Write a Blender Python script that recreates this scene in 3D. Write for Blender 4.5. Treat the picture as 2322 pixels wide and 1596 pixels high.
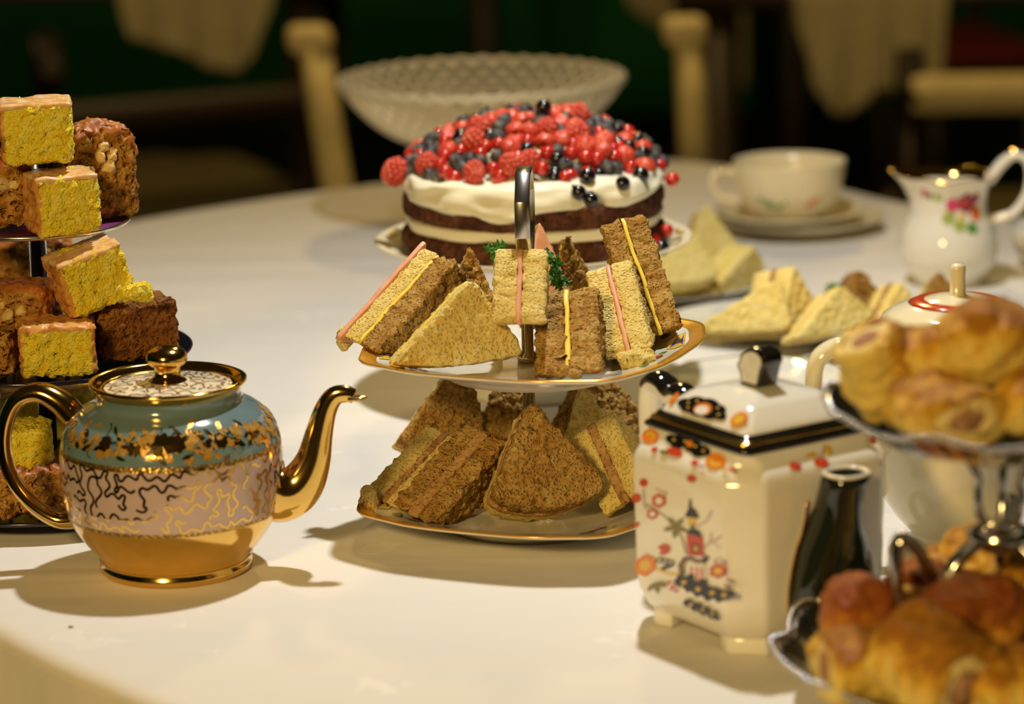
import bpy, bmesh, math, random
from mathutils import Vector, Matrix, Euler, noise

random.seed(7)
PI = math.pi
scene = bpy.context.scene
for o in list(bpy.data.objects):
    bpy.data.objects.remove(o, do_unlink=True)
col = scene.collection

# ------------------------------------------------------------------ camera
T = 0.75                      # height of the table top
FPX = 7000.0                  # focal length in pixels of the 2322 px wide frame
CAM = Vector((0, 0, T + 0.495))
cam_data = bpy.data.cameras.new('camera')
cam = bpy.data.objects.new('camera', cam_data)
col.objects.link(cam)
cam_data.sensor_width = 36.0
cam_data.lens = FPX / 2322.0 * 36.0
CM = Matrix.Rotation(math.radians(90 - 13.0), 4, 'X') @ Matrix.Rotation(math.radians(-1.3), 4, 'Z')
cam.matrix_world = Matrix.Translation(CAM) @ CM
cam_data.clip_start = 0.05
cam_data.dof.use_dof = True
cam_data.dof.focus_distance = 1.76
cam_data.dof.aperture_fstop = 5.4
scene.camera = cam

# ------------------------------------------------------------------ light
world = bpy.data.worlds.new('room_air')
scene.world = world
world.use_nodes = True
world.node_tree.nodes['Background'].inputs[0].default_value = (1.0, 0.60, 0.22, 1)
world.node_tree.nodes['Background'].inputs[1].default_value = 0.018

def lamp(name, kind, loc, power, color, size, target=None, spot=None, blend=1.0):
    d = bpy.data.lights.new(name, kind)
    d.energy = power
    d.color = color
    if kind == 'AREA':
        d.shape = 'DISK'; d.size = size
    else:
        d.shadow_soft_size = size
    if spot:
        d.spot_size = math.radians(spot); d.spot_blend = blend
    o = bpy.data.objects.new(name, d)
    o.location = loc
    if target is not None:
        o.rotation_euler = (Vector(target) - Vector(loc)).to_track_quat('-Z', 'Y').to_euler()
    col.objects.link(o)
    return o
WARM = (1.0, 0.69, 0.27)
lamp('pendant_light', 'SPOT', (0.07, 1.92, T + 1.0), 36.5, (1.0, 0.97, 0.92), 0.022, (0.06, 1.82, T), 124, 1.0)
lamp('front_left_fill', 'AREA', (-0.70, -0.15, T + 0.95), 25, WARM, 0.26, (0.0, 1.75, T + 0.05))  # warm fill added for the front faces, from an unseen source at front left

lamp('far_fill', 'POINT', (0.1, 3.7, T + 1.4), 33, (1.0, 0.68, 0.24), 0.08)  # yellow fill added to brighten the chairs and cloths behind, no known lamp

scene.view_settings.view_transform = 'Standard'
scene.view_settings.look = 'None'
scene.view_settings.exposure = 0.0
scene.view_settings.gamma = 1.0
scene.view_settings.use_curve_mapping = False

# ------------------------------------------------------------------ helpers: places
def ray(px, py):
    return CM.to_3x3() @ Vector(((px - 1161) / FPX, -(py - 798) / FPX, -1))
def at(px, py, z):            # point on the level z above the table top
    d = ray(px, py); t = (T + z - CAM.z) / d.z
    return CAM + d * t
def pt(px, py, y):            # point at the distance y from the camera's foot
    d = ray(px, py); return CAM + d * (y / d.y)

# ------------------------------------------------------------------ helpers: objects
def mesh_of(name, verts, faces, smooth=True, mi=None):
    me = bpy.data.meshes.new(name)
    me.from_pydata([tuple(v) for v in verts], [], faces)
    if smooth:
        me.polygons.foreach_set('use_smooth', [True] * len(me.polygons))
    if mi:
        me.polygons.foreach_set('material_index', mi)
    me.update()
    return me
def tag(o, label=None, cat=None, group=None, kind=None):
    if label: o['label'] = label
    if cat: o['category'] = cat
    if group: o['group'] = group
    if kind: o['kind'] = kind
    return o
def obj(name, me, mats=None, parent=None, loc=None, rot=None, label=None, cat=None, group=None, kind=None):
    o = bpy.data.objects.new(name, me)
    col.objects.link(o)
    if mats is not None and not me.materials:
        for m in (mats if isinstance(mats, (list, tuple)) else [mats]):
            me.materials.append(M[m] if isinstance(m, str) else m)
    if parent: o.parent = parent
    if loc is not None: o.location = loc
    if rot is not None: o.rotation_euler = rot
    return tag(o, label, cat, group, kind)
def empty(name, loc, rot=(0, 0, 0), label=None, cat=None, group=None):
    o = bpy.data.objects.new(name, None)
    o.empty_display_size = 0.02
    col.objects.link(o)
    o.location = loc; o.rotation_euler = rot
    return tag(o, label, cat, group)
def join(parts):              # [(verts, faces)] -> one
    V, Fc = [], []
    for v, f in parts:
        n = len(V); V += list(v); Fc += [tuple(i + n for i in q) for q in f]
    return V, Fc

# ------------------------------------------------------------------ helpers: shapes
def lathe(prof, n=64, rfun=None):
    V, Fc = [], []
    for k, (r, z) in enumerate(prof):
        for i in range(n):
            a = 2 * PI * i / n
            rr = r * (rfun(a, k / (len(prof) - 1)) if rfun else 1)
            V.append((rr * math.cos(a), rr * math.sin(a), z))
    for k in range(len(prof) - 1):
        for i in range(n):
            j = (i + 1) % n
            Fc.append((k * n + i, k * n + j, (k + 1) * n + j, (k + 1) * n + i))
    if prof[0][0] > 1e-6: Fc.append(tuple(reversed(range(n))))
    if prof[-1][0] > 1e-6: Fc.append(tuple((len(prof) - 1) * n + i for i in range(n)))
    return V, Fc
def crom(pts, n=6, closed=False):     # Catmull-Rom through points (tuples of any size)
    out = []; m = len(pts)
    rng = range(m if closed else m - 1)
    for i in rng:
        p0 = pts[(i - 1) % m] if (closed or i > 0) else pts[0]
        p1 = pts[i]; p2 = pts[(i + 1) % m]
        p3 = pts[(i + 2) % m] if (closed or i + 2 < m) else pts[-1]
        for k in range(n):
            t = k / n
            out.append(tuple(0.5 * (2 * b + (c - a) * t + (2 * a - 5 * b + 4 * c - d) * t * t + (-a + 3 * b - 3 * c + d) * t ** 3)
                             for a, b, c, d in zip(p0, p1, p2, p3)))
    if not closed: out.append(tuple(pts[-1]))
    return out
def tube(path, rad, n=12, flat=1.0, up=(0, 1, 0), cap=True, closed=False):
    """path: points; rad: number or list; flat: width along 'up' divided by the other width"""
    P = [Vector(p) for p in path]; m = len(P); V, Fc = [], []
    R = rad if isinstance(rad, (list, tuple)) else [rad] * m
    U = Vector(up)
    for i in range(m):
        if closed: t = P[(i + 1) % m] - P[i - 1]
        else: t = P[min(i + 1, m - 1)] - P[max(i - 1, 0)]
        t.normalize()
        b = t.cross(U)
        if b.length < 1e-4: b = t.cross(Vector((1, 0.1, 0.2)))
        b.normalize(); u = b.cross(t)
        for k in range(n):
            a = 2 * PI * k / n
            V.append(P[i] + b * (R[i] * math.cos(a)) + u * (R[i] * flat * math.sin(a)))
    for i in range(m if closed else m - 1):
        i2 = (i + 1) % m
        for k in range(n):
            k2 = (k + 1) % n
            Fc.append((i * n + k, i * n + k2, i2 * n + k2, i2 * n + k))
    if cap and not closed:
        Fc.append(tuple(reversed(range(n)))); Fc.append(tuple((m - 1) * n + k for k in range(n)))
    return V, Fc
def rbox(dx, dy, dz, r, n=4, fine=None):
    """rounded box, its base centre at the origin; n cells per edge or fine = cell size"""
    d = (dx, dy, dz)
    N = [max(2, int(round(x / fine))) if fine else n for x in d]
    idx, V, Fc = {}, [], []
    def vid(i, j, k):
        if (i, j, k) not in idx:
            p = [(-0.5 + c / N[a]) * d[a] for a, c in enumerate((i, j, k))]
            q = [max(-(d[a] / 2 - r), min(d[a] / 2 - r, p[a])) for a in range(3)]
            w = Vector([p[a] - q[a] for a in range(3)])
            if w.length > 1e-9: w = w.normalized() * r
            idx[(i, j, k)] = len(V)
            V.append(Vector((q[0] + w.x, q[1] + w.y, q[2] + w.z + dz / 2)))
        return idx[(i, j, k)]
    for i in range(N[0]):
        for j in range(N[1]):
            for k, fl in ((0, 1), (N[2], 0)):
                f = (vid(i, j, k), vid(i + 1, j, k), vid(i + 1, j + 1, k), vid(i, j + 1, k))
                Fc.append(f[::-1] if fl else f)
    for i in range(N[0]):
        for k in range(N[2]):
            for j, fl in ((0, 0), (N[1], 1)):
                f = (vid(i, j, k), vid(i + 1, j, k), vid(i + 1, j, k + 1), vid(i, j, k + 1))
                Fc.append(f[::-1] if fl else f)
    for j in range(N[1]):
        for k in range(N[2]):
            for i, fl in ((0, 1), (N[0], 0)):
                f = (vid(i, j, k), vid(i, j + 1, k), vid(i, j + 1, k + 1), vid(i, j, k + 1))
                Fc.append(f[::-1] if fl else f)
    return V, Fc
def nz(p, s, seed=0.0):
    return noise.noise(Vector((p[0] * s + seed, p[1] * s - seed * 0.7, p[2] * s + seed * 1.3)))
def rough(V, amp, s, seed=0.0, oct=2, keep_base=False):
    out = []
    for v in V:
        d = Vector((0, 0, 0)); a, f = amp, s
        for k in range(oct):
            d += a * noise.noise_vector(Vector((v[0] * f + seed, v[1] * f + 3.1 * seed, v[2] * f - seed)))
            a *= 0.55; f *= 2.3
        w = Vector(v) + d
        out.append(w)
    return out
def icos(sub=2, r=1.0):
    bm = bmesh.new(); bmesh.ops.create_icosphere(bm, subdivisions=sub, radius=r)
    V = [v.co.copy() for v in bm.verts]; Fc = [tuple(v.index for v in f.verts) for f in bm.faces]
    bm.free(); return V, Fc
def moved(vf, loc=(0, 0, 0), sc=(1, 1, 1), rot=None):
    R = Euler(rot).to_matrix() if rot else Matrix.Identity(3)
    return [R @ Vector((v[0] * sc[0], v[1] * sc[1], v[2] * sc[2])) + Vector(loc) for v in vf[0]], vf[1]

# ------------------------------------------------------------------ helpers: painted shapes (thin enamel on china)
def d_disc(x, y, r, n=14, ry=None):
    ry = ry or r
    return [(x + r * math.cos(2 * PI * i / n), y + ry * math.sin(2 * PI * i / n)) for i in range(n)]
def d_flower(x, y, r, k=5, dip=0.3, ph=0.0):
    n = k * 6
    return [(x + r * (1 - dip * (0.5 - 0.5 * math.cos(k * a + PI))) * math.cos(a + ph), y + r * (1 - dip * (0.5 - 0.5 * math.cos(k * a + PI))) * math.sin(a + ph))
            for a in [2 * PI * i / n for i in range(n)]]
def d_leaf(x, y, L, w, ang, n=6):
    c, s = math.cos(ang), math.sin(ang); up, dn = [], []
    for i in range(n + 1):
        t = i / n; h = w * math.sin(PI * t)
        up.append((x + c * L * t - s * h, y + s * L * t + c * h)); dn.append((x + c * L * t + s * h, y + s * L * t - c * h))
    return up + dn[-2:0:-1]
def d_stroke(path, w):        # list of quads
    out = []
    for a, b in zip(path[:-1], path[1:]):
        dx, dy = b[0] - a[0], b[1] - a[1]; l = math.hypot(dx, dy) or 1e-9
        nx, ny = -dy / l * w / 2, dx / l * w / 2
        ex, ey = dx / l * w * 0.3, dy / l * w * 0.3
        out.append([(a[0] + nx - ex, a[1] + ny - ey), (b[0] + nx + ex, b[1] + ny + ey), (b[0] - nx + ex, b[1] - ny + ey), (a[0] - nx - ex, a[1] - ny - ey)])
    return out
def decal(name, shapes, fn, parent, step=0.00003, lift=0.00012):
    """shapes: [(material, [(u,v)...])]; fn(u, v, lift) -> point.  Fan from the middle."""
    names = []; V, Fc, mi = [], [], []
    for q, (m, poly) in enumerate(shapes):
        if m not in names: names.append(m)
        h = lift + step * q * (30.0 / max(30, len(shapes)))
        cx = sum(p[0] for p in poly) / len(poly); cy = sum(p[1] for p in poly) / len(poly)
        n0 = len(V); V.append(fn(cx, cy, h))
        for p in poly: V.append(fn(p[0], p[1], h))
        k = len(poly)
        for i in range(k):
            Fc.append((n0, n0 + 1 + i, n0 + 1 + (i + 1) % k)); mi.append(names.index(m))
    return obj(name, mesh_of(name, V, Fc, False, mi), names, parent)
def on_lathe(prof, a0, rref):
    """maps (u = metres along the girth at radius rref, v = height) onto a lathe of increasing height"""
    ps = sorted(prof, key=lambda p: p[1])
    def fn(u, v, h):
        r = ps[-1][0]
        for (r0, z0), (r1, z1) in zip(ps[:-1], ps[1:]):
            if z0 <= v <= z1:
                r = r0 + (r1 - r0) * (v - z0) / max(1e-9, z1 - z0); break
        a = a0 + u / rref; r += h * 1.6
        return (r * math.cos(a), r * math.sin(a), v + h * 0.5)
    return fn

# ------------------------------------------------------------------ materials
M = {}
def lin(c):
    return tuple((x / 255 / 12.92) if x <= 10 else ((x / 255 + 0.055) / 1.055) ** 2.4 for x in c)
def L(r, g, b, k=0.9):        # colour a thing has under white light, from its look under the warm lamp
    q = lin((r, g, b)); t = (1.0, 0.90, 0.70)
    return tuple(min(0.92, q[i] / t[i] / k) for i in range(3)) + (1,)
class NT:
    def __init__(s, name):
        s.m = bpy.data.materials.new(name); s.m.use_nodes = True; s.t = s.m.node_tree
        s.b = s.t.nodes['Principled BSDF']; M[name] = s.m
    def n(s, kind, **kw):
        x = s.t.nodes.new('ShaderNode' + kind)
        for k, v in kw.items():
            if k in x.inputs.keys(): x.inputs[k].default_value = v
            else: setattr(x, k, v)
        return x
    def l(s, a, ao, b, bi): s.t.links.new(a.outputs[ao], b.inputs[bi])
    def coord(s): return s.n('TexCoord')
    def noise(s, scale, detail=3, rough=0.6, vec=None):
        x = s.n('TexNoise'); x.inputs['Scale'].default_value = scale; x.inputs['Detail'].default_value = detail; x.inputs['Roughness'].default_value = rough
        if vec is None: vec = (s.coord(), 'Object')
        s.l(vec[0], vec[1], x, 'Vector'); return x
    def ramp(s, src, out, stops):
        r = s.n('ValToRGB'); s.l(src, out, r, 'Fac'); e = r.color_ramp.elements
        while len(e) < len(stops): e.new(0.5)
        for i, (p, c) in enumerate(stops): e[i].position = p; e[i].color = c
        return r
    def math(s, op, a, b=None, clamp=False):
        x = s.n('Math', operation=op, use_clamp=clamp)
        for i, v in enumerate((a, b)):
            if v is None: continue
            if isinstance(v, tuple): s.l(v[0], v[1], x, i)
            else: x.inputs[i].default_value = v
        return x
    def bump(s, src, out, strength, dist):
        b = s.n('Bump'); b.inputs['Strength'].default_value = strength; b.inputs['Distance'].default_value = dist
        s.l(src, out, b, 'Height'); s.l(b, 'Normal', s.b, 'Normal'); return b
    def set(s, rough=None, metal=None, spec=None, coat=None, col=None, sss=None):
        i = s.b.inputs
        if rough is not None: i['Roughness'].default_value = rough
        if metal is not None: i['Metallic'].default_value = metal
        if spec is not None: i['Specular IOR Level'].default_value = spec
        if coat is not None: i['Coat Weight'].default_value = coat; i['Coat Roughness'].default_value = 0.08
        if col is not None: i['Base Color'].default_value = col
        if sss is not None:
            i['Subsurface Weight'].default_value = sss[0]; i['Subsurface Radius'].default_value = sss[1]; i['Subsurface Scale'].default_value = sss[2]
        return s
def plain(name, c, rough=0.4, metal=0.0, spec=0.5, coat=0.0, var=0.06, scale=60):
    """one colour with a faint procedural unevenness"""
    t = NT(name); x = t.noise(scale)
    lo = tuple(max(0, v * (1 - var)) for v in c[:3]) + (1,); hi = tuple(min(1, v * (1 + var)) for v in c[:3]) + (1,)
    r = t.ramp(x, 'Fac', [(0.3, lo), (0.7, hi)]); t.l(r, 'Color', t.b, 'Base Color')
    t.set(rough, metal, spec, coat); return t
def crumbly(name, c1, c2, c3, scale=260, bump=0.7, dist=0.0012, pores=420, rough=0.85, big=50, pit_w=1.0):
    """bread and sponge: fine pores in relief, uneven bake"""
    t = NT(name); a = t.noise(scale, 4, 0.65); b = t.noise(big, 2, 0.5)
    mx = t.math('ADD', (t.math('MULTIPLY', (a, 'Fac'), 0.6), 0), (t.math('MULTIPLY', (b, 'Fac'), 0.4), 0))
    r = t.ramp(mx, 0, [(0.36, c1), (0.5, c2), (0.64, c3)]); t.l(r, 'Color', t.b, 'Base Color')
    v = t.n('TexVoronoi', feature='SMOOTH_F1'); v.inputs['Scale'].default_value = pores; v.inputs['Smoothness'].default_value = 0.4
    co = t.coord(); wob = t.noise(pores * 0.5, 2)
    av = t.n('VectorMath', operation='ADD'); sc = t.n('VectorMath', operation='SCALE'); sc.inputs['Scale'].default_value = 1.2 / pores
    t.l(wob, 'Color', sc, 0); t.l(co, 'Object', av, 0); t.l(sc, 0, av, 1); t.l(av, 0, v, 'Vector')
    pit = t.n('MapRange', interpolation_type='SMOOTHSTEP'); pit.inputs['From Min'].default_value = 0.12; pit.inputs['From Max'].default_value = 0.48; t.l(v, 'Distance', pit, 'Value')
    fine_ = t.noise(pores * 1.6, 3, 0.7)
    h = t.math('ADD', (t.math('MULTIPLY', (pit, 0), pit_w), 0), (t.math('MULTIPLY', (t.math('ADD', (a, 'Fac'), (fine_, 'Fac')), 0), 0.85), 0))
    t.bump(h, 0, bump, dist); t.set(rough, 0, 0.2); return t
# cloth: white damask, woven sprigs slightly glossier than the ground
t = NT('damask')
co = t.coord(); v = t.n('TexVoronoi'); v.inputs['Scale'].default_value = 11; t.l(co, 'Object', v, 'Vector')
wv = t.noise(55, 2, 0.5)
sp = t.math('ADD', (v, 'Distance'), (t.math('MULTIPLY', (wv, 'Fac'), 0.9), 0))
pat = t.ramp(sp, 0, [(0.56, (1, 1, 1, 1)), (0.60, (0, 0, 0, 1))])
cr = t.ramp(pat, 'Color', [(0, (0.79, 0.755, 0.68, 1)), (1, (0.87, 0.83, 0.75, 1))]); t.l(cr, 'Color', t.b, 'Base Color')
rr = t.ramp(pat, 'Color', [(0, (0.75, 0.75, 0.75, 1)), (1, (0.5, 0.5, 0.5, 1))]); t.l(rr, 'Color', t.b, 'Roughness')
weave = t.noise(1400, 1); soft = t.noise(9, 3, 0.55)
hh = t.math('ADD', (t.math('MULTIPLY', (weave, 'Fac'), 0.03), 0), (soft, 'Fac'))
mp = t.n('Mapping'); mp.inputs['Rotation'].default_value = (0, 0, 0.45); mp.inputs['Scale'].default_value = (1.2, 9.0, 1); t.l(co, 'Object', mp, 'Vector')
crease = t.noise(2.2, 2, 0.5, (mp, 'Vector'))
h2 = t.math('ADD', (hh, 0), (t.math('MULTIPLY', (crease, 'Fac'), 2.6), 0))
h2 = t.math('ADD', (h2, 0), (t.math('MULTIPLY', (pat, 'Color'), 0.035), 0))
t.bump(h2, 0, 0.42, 0.005); t.set(spec=0.25)
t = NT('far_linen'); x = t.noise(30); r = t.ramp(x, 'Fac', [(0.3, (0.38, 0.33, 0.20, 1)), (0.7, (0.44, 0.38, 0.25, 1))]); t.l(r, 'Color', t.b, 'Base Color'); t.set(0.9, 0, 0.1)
plain('dark_carpet', (0.020, 0.022, 0.012, 1), 0.95, spec=0.1, var=0.3, scale=20)
plain('green_wall', (0.022, 0.17, 0.04, 1), 0.9, spec=0.1, var=0.15, scale=3)
plain('dark_wood', (0.03, 0.016, 0.008, 1), 0.5)
plain('cream_paint', (0.80, 0.66, 0.34, 1), 0.55, var=0.08, scale=25)
plain('seat_fabric', (0.16, 0.13, 0.06, 1), 0.9, spec=0.1)
plain('red_fabric', (0.25, 0.04, 0.03, 1), 0.9, spec=0.1)
# metals
plain('gilt', (0.78, 0.50, 0.13, 1), 0.13, 1.0, var=0.05, scale=90)
plain('old_gilt', (0.62, 0.34, 0.06, 1), 0.35, 0.45, var=0.2, scale=300)
plain('chrome', (0.70, 0.66, 0.60, 1), 0.22, 1.0, var=0.04)
t = plain('silver', (0.56, 0.54, 0.49, 1), 0.16, 1.0, var=0.15, scale=130)
# china
plain('ivory_china', (0.83, 0.80, 0.66, 1), 0.12, spec=0.5, coat=0.3, var=0.03)
plain('cream_china', (0.86, 0.77, 0.50, 1), 0.12, spec=0.5, coat=0.3, var=0.03)
plain('white_china', (0.83, 0.80, 0.69, 1), 0.10, spec=0.5, coat=0.4, var=0.02)
plain('cup_china', (0.80, 0.71, 0.47, 1), 0.2, spec=0.5, var=0.03)
plain('lattice_china', (0.62, 0.55, 0.38, 1), 0.3, spec=0.4, var=0.05)
plain('black_glaze', (0.010, 0.009, 0.007, 1), 0.08, spec=0.5, coat=0.5)
plain('green_glaze', (0.012, 0.016, 0.011, 1), 0.10, spec=0.5, coat=0.5)
plain('blue_glaze', (0.15, 0.23, 0.245, 1), 0.12, spec=0.5, coat=0.4, var=0.05)
for nm, c in dict(paint_red=(0.55, 0.06, 0.015), paint_orange=(0.75, 0.22, 0.02), paint_yellow=(0.75, 0.50, 0.06), paint_black=(0.012, 0.010, 0.010),
                  paint_purple=(0.42, 0.22, 0.32), paint_green=(0.10, 0.28, 0.05), paint_blue=(0.06, 0.08, 0.26), paint_rose=(0.60, 0.05, 0.13),
                  paint_wine=(0.30, 0.02, 0.05), paint_olive=(0.22, 0.17, 0.03), paint_lilac=(0.22, 0.22, 0.48), paint_leaf=(0.35, 0.42, 0.10),
                  paint_white=(0.8, 0.78, 0.7)).items():
    plain(nm, c + (1,), 0.18, spec=0.5, coat=0.2, var=0.12, scale=400)
plain('pink_glaze', (0.52, 0.38, 0.33, 1), 0.16, spec=0.5, coat=0.2, var=0.04)
plain('cream_glaze', (0.86, 0.76, 0.54, 1), 0.16, spec=0.5, coat=0.2, var=0.04)
plain('brown_gilt', (0.30, 0.15, 0.03, 1), 0.3, 0.7, var=0.1)
# beaded gold band
t = NT('beaded_gilt'); co = t.coord(); v = t.n('TexVoronoi'); v.inputs['Scale'].default_value = 560; t.l(co, 'Object', v, 'Vector')
r = t.ramp(v, 'Distance', [(0.2, (0.72, 0.48, 0.14, 1)), (0.6, (0.30, 0.17, 0.04, 1))]); t.l(r, 'Color', t.b, 'Base Color'); t.bump(v, 'Distance', 0.6, 0.0006); t.set(0.3, 0.8)
# food
crumbly('white_bread', (0.74, 0.51, 0.12, 1), (0.83, 0.64, 0.20, 1), (0.88, 0.74, 0.30, 1), pores=560, bump=0.8, dist=0.0014)
crumbly('brown_bread', (0.36, 0.17, 0.03, 1), (0.54, 0.31, 0.075, 1), (0.68, 0.46, 0.15, 1), pores=520, bump=0.9, dist=0.0022)
crumbly('pale_bread', (0.80, 0.60, 0.16, 1), (0.86, 0.68, 0.22, 1), (0.90, 0.77, 0.34, 1), pores=330, bump=0.4)
plain('crust', (0.52, 0.27, 0.06, 1), 0.7, spec=0.2, var=0.25, scale=150)
plain('cheese', (0.90, 0.70, 0.10, 1), 0.4, var=0.06, scale=200)
plain('ham', (0.80, 0.40, 0.24, 1), 0.35, var=0.12, scale=180)
crumbly('meat_paste', (0.32, 0.15, 0.05, 1), (0.50, 0.28, 0.10, 1), (0.62, 0.38, 0.15, 1), bump=0.9, pores=300)
crumbly('lemon_sponge', (0.90, 0.62, 0.02, 1), (0.95, 0.76, 0.05, 1), (0.96, 0.84, 0.18, 1), scale=260, pores=420, bump=1.0, dist=0.0022, big=90, pit_w=0.25)
crumbly('walnut_sponge', (0.16, 0.055, 0.010, 1), (0.44, 0.20, 0.03, 1), (0.66, 0.40, 0.10, 1), scale=130, pores=220, bump=1.0, dist=0.0025, big=90)
crumbly('ginger_sponge', (0.10, 0.030, 0.008, 1), (0.24, 0.085, 0.015, 1), (0.40, 0.17, 0.035, 1), scale=260, pores=330, bump=0.9, dist=0.0015)
crumbly('cocoa_sponge', (0.050, 0.016, 0.008, 1), (0.110, 0.038, 0.018, 1), (0.20, 0.080, 0.035, 1), scale=170, pores=240, bump=1.0, dist=0.0025, rough=0.9)
plain('cake_skin', (0.40, 0.13, 0.022, 1), 0.45, spec=0.4, var=0.35, scale=90)
plain('nut', (0.66, 0.46, 0.18, 1), 0.6, var=0.2, scale=200)
t = NT('sugar_icing'); x = t.noise(110, 4, 0.7); r = t.ramp(x, 'Fac', [(0.35, (0.70, 0.32, 0.08, 1)), (0.55, (0.78, 0.50, 0.22, 1)), (0.72, (0.86, 0.72, 0.48, 1))]); t.l(r, 'Color', t.b, 'Base Color')
t.bump(x, 'Fac', 0.5, 0.001); t.set(0.3, 0, 0.5)
t = NT('glaze_side'); x = t.noise(70, 3, 0.6); r = t.ramp(x, 'Fac', [(0.35, (0.56, 0.22, 0.04, 1)), (0.65, (0.70, 0.36, 0.09, 1))]); t.l(r, 'Color', t.b, 'Base Color'); t.bump(x, 'Fac', 0.4, 0.001); t.set(0.4, 0, 0.4)
t = NT('whipped_cream'); x = t.noise(38, 2, 0.5); r = t.ramp(x, 'Fac', [(0.3, (0.86, 0.81, 0.58, 1)), (0.7, (0.90, 0.86, 0.66, 1))]); t.l(r, 'Color', t.b, 'Base Color')
t.bump(x, 'Fac', 0.3, 0.004); t.set(0.38, 0, 0.4, sss=(0.15, (1, 0.8, 0.5), 0.004))
plain('red_currant', (0.50, 0.022, 0.012, 1), 0.12, spec=0.5, coat=0.4, var=0.2, scale=100)
plain('black_currant', (0.008, 0.006, 0.008, 1), 0.10, spec=0.5, coat=0.5)
t = NT('frosted_berry'); x = t.noise(150, 3, 0.6); r = t.ramp(x, 'Fac', [(0.35, (0.020, 0.018, 0.022, 1)), (0.58, (0.09, 0.085, 0.08, 1)), (0.78, (0.40, 0.38, 0.30, 1))]); t.l(r, 'Color', t.b, 'Base Color'); t.set(0.6, 0, 0.3)
t = NT('raspberry_skin'); x = t.noise(120, 3, 0.6); r = t.ramp(x, 'Fac', [(0.3, (0.45, 0.025, 0.012, 1)), (0.55, (0.62, 0.085, 0.045, 1)), (0.75, (0.72, 0.24, 0.16, 1))]); t.l(r, 'Color', t.b, 'Base Color'); t.set(0.35, 0, 0.4)
plain('parsley_green', (0.045, 0.19, 0.015, 1), 0.5, var=0.3, scale=120)
# pastry: egg-washed top browned, sides paler (the bake follows the piece's own height)
def pastry(name, top, mid, low, z0, z1):
    t = NT(name); co = t.coord(); sx = t.n('SeparateXYZ'); t.l(co, 'Object', sx, 0); x = t.noise(95, 5, 0.72)
    mr = t.n('MapRange'); mr.inputs['From Min'].default_value = z0; mr.inputs['From Max'].default_value = z1; t.l(sx, 'Z', mr, 'Value')
    ad = t.math('ADD', (mr, 0), (t.math('MULTIPLY', (t.math('SUBTRACT', (x, 'Fac'), 0.5), 0), 2.2), 0))
    r = t.ramp(ad, 0, [(0.2, low), (0.55, mid), (0.9, top)]); t.l(r, 'Color', t.b, 'Base Color')
    x2 = t.noise(320, 4, 0.7); t.bump(t.math('ADD', (x, 'Fac'), (t.math('MULTIPLY', (x2, 'Fac'), 0.35), 0)), 0, 0.9, 0.005); t.set(0.30, 0, 0.22); return t
pastry('puff_pastry', (0.42, 0.17, 0.010, 1), (0.78, 0.44, 0.04, 1), (0.88, 0.66, 0.16, 1), -0.010, 0.016)
pastry('baked_bun', (0.30, 0.075, 0.006, 1), (0.48, 0.16, 0.012, 1), (0.72, 0.34, 0.04, 1), -0.016, 0.010)
crumbly('pastry_inside', (0.72, 0.50, 0.16, 1), (0.84, 0.64, 0.24, 1), (0.88, 0.72, 0.34, 1), bump=0.6, pores=200)
crumbly('sausage_meat', (0.30, 0.14, 0.06, 1), (0.46, 0.24, 0.12, 1), (0.58, 0.36, 0.20, 1), bump=0.9, pores=260)
# stand boards
t = NT('purple_foil'); x = t.noise(40); r = t.ramp(x, 'Fac', [(0.3, (0.42, 0.06, 0.34, 1)), (0.7, (0.55, 0.11, 0.46, 1))]); t.l(r, 'Color', t.b, 'Base Color'); t.set(0.3, 0.35)
plain('dark_board', (0.012, 0.008, 0.014, 1), 0.15, spec=0.5)
# ================================================================== the room
def plane(name, pts, mat):
    return obj(name, mesh_of(name, pts, [tuple(range(len(pts)))], False), mat, kind='structure')
def slab(name, x0, x1, y0, y1, z0, z1, mat, kind='structure'):
    V = [(x, y, z) for z in (z0, z1) for y in (y0, y1) for x in (x0, x1)]
    Fc = [(0, 2, 3, 1), (4, 5, 7, 6), (0, 1, 5, 4), (2, 6, 7, 3), (0, 4, 6, 2), (1, 3, 7, 5)]
    return obj(name, mesh_of(name, V, Fc, False), mat, kind=kind)
fl = slab('floor', -4, 4, -2.5, 8.2, -0.06, 0.0, 'dark_carpet'); fl['label'] = 'dark carpeted floor of the room'
w = slab('wall_back', -4, 4, 8.2, 8.32, 0, 2.8, 'green_wall'); w['label'] = 'dark green wall at the far end of the room'
w = slab('wall_left', -4.12, -4, -2.5, 8.2, 0, 2.8, 'green_wall')
w = slab('wall_right', 4, 4.12, -2.5, 8.2, 0, 2.8, 'green_wall')

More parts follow.
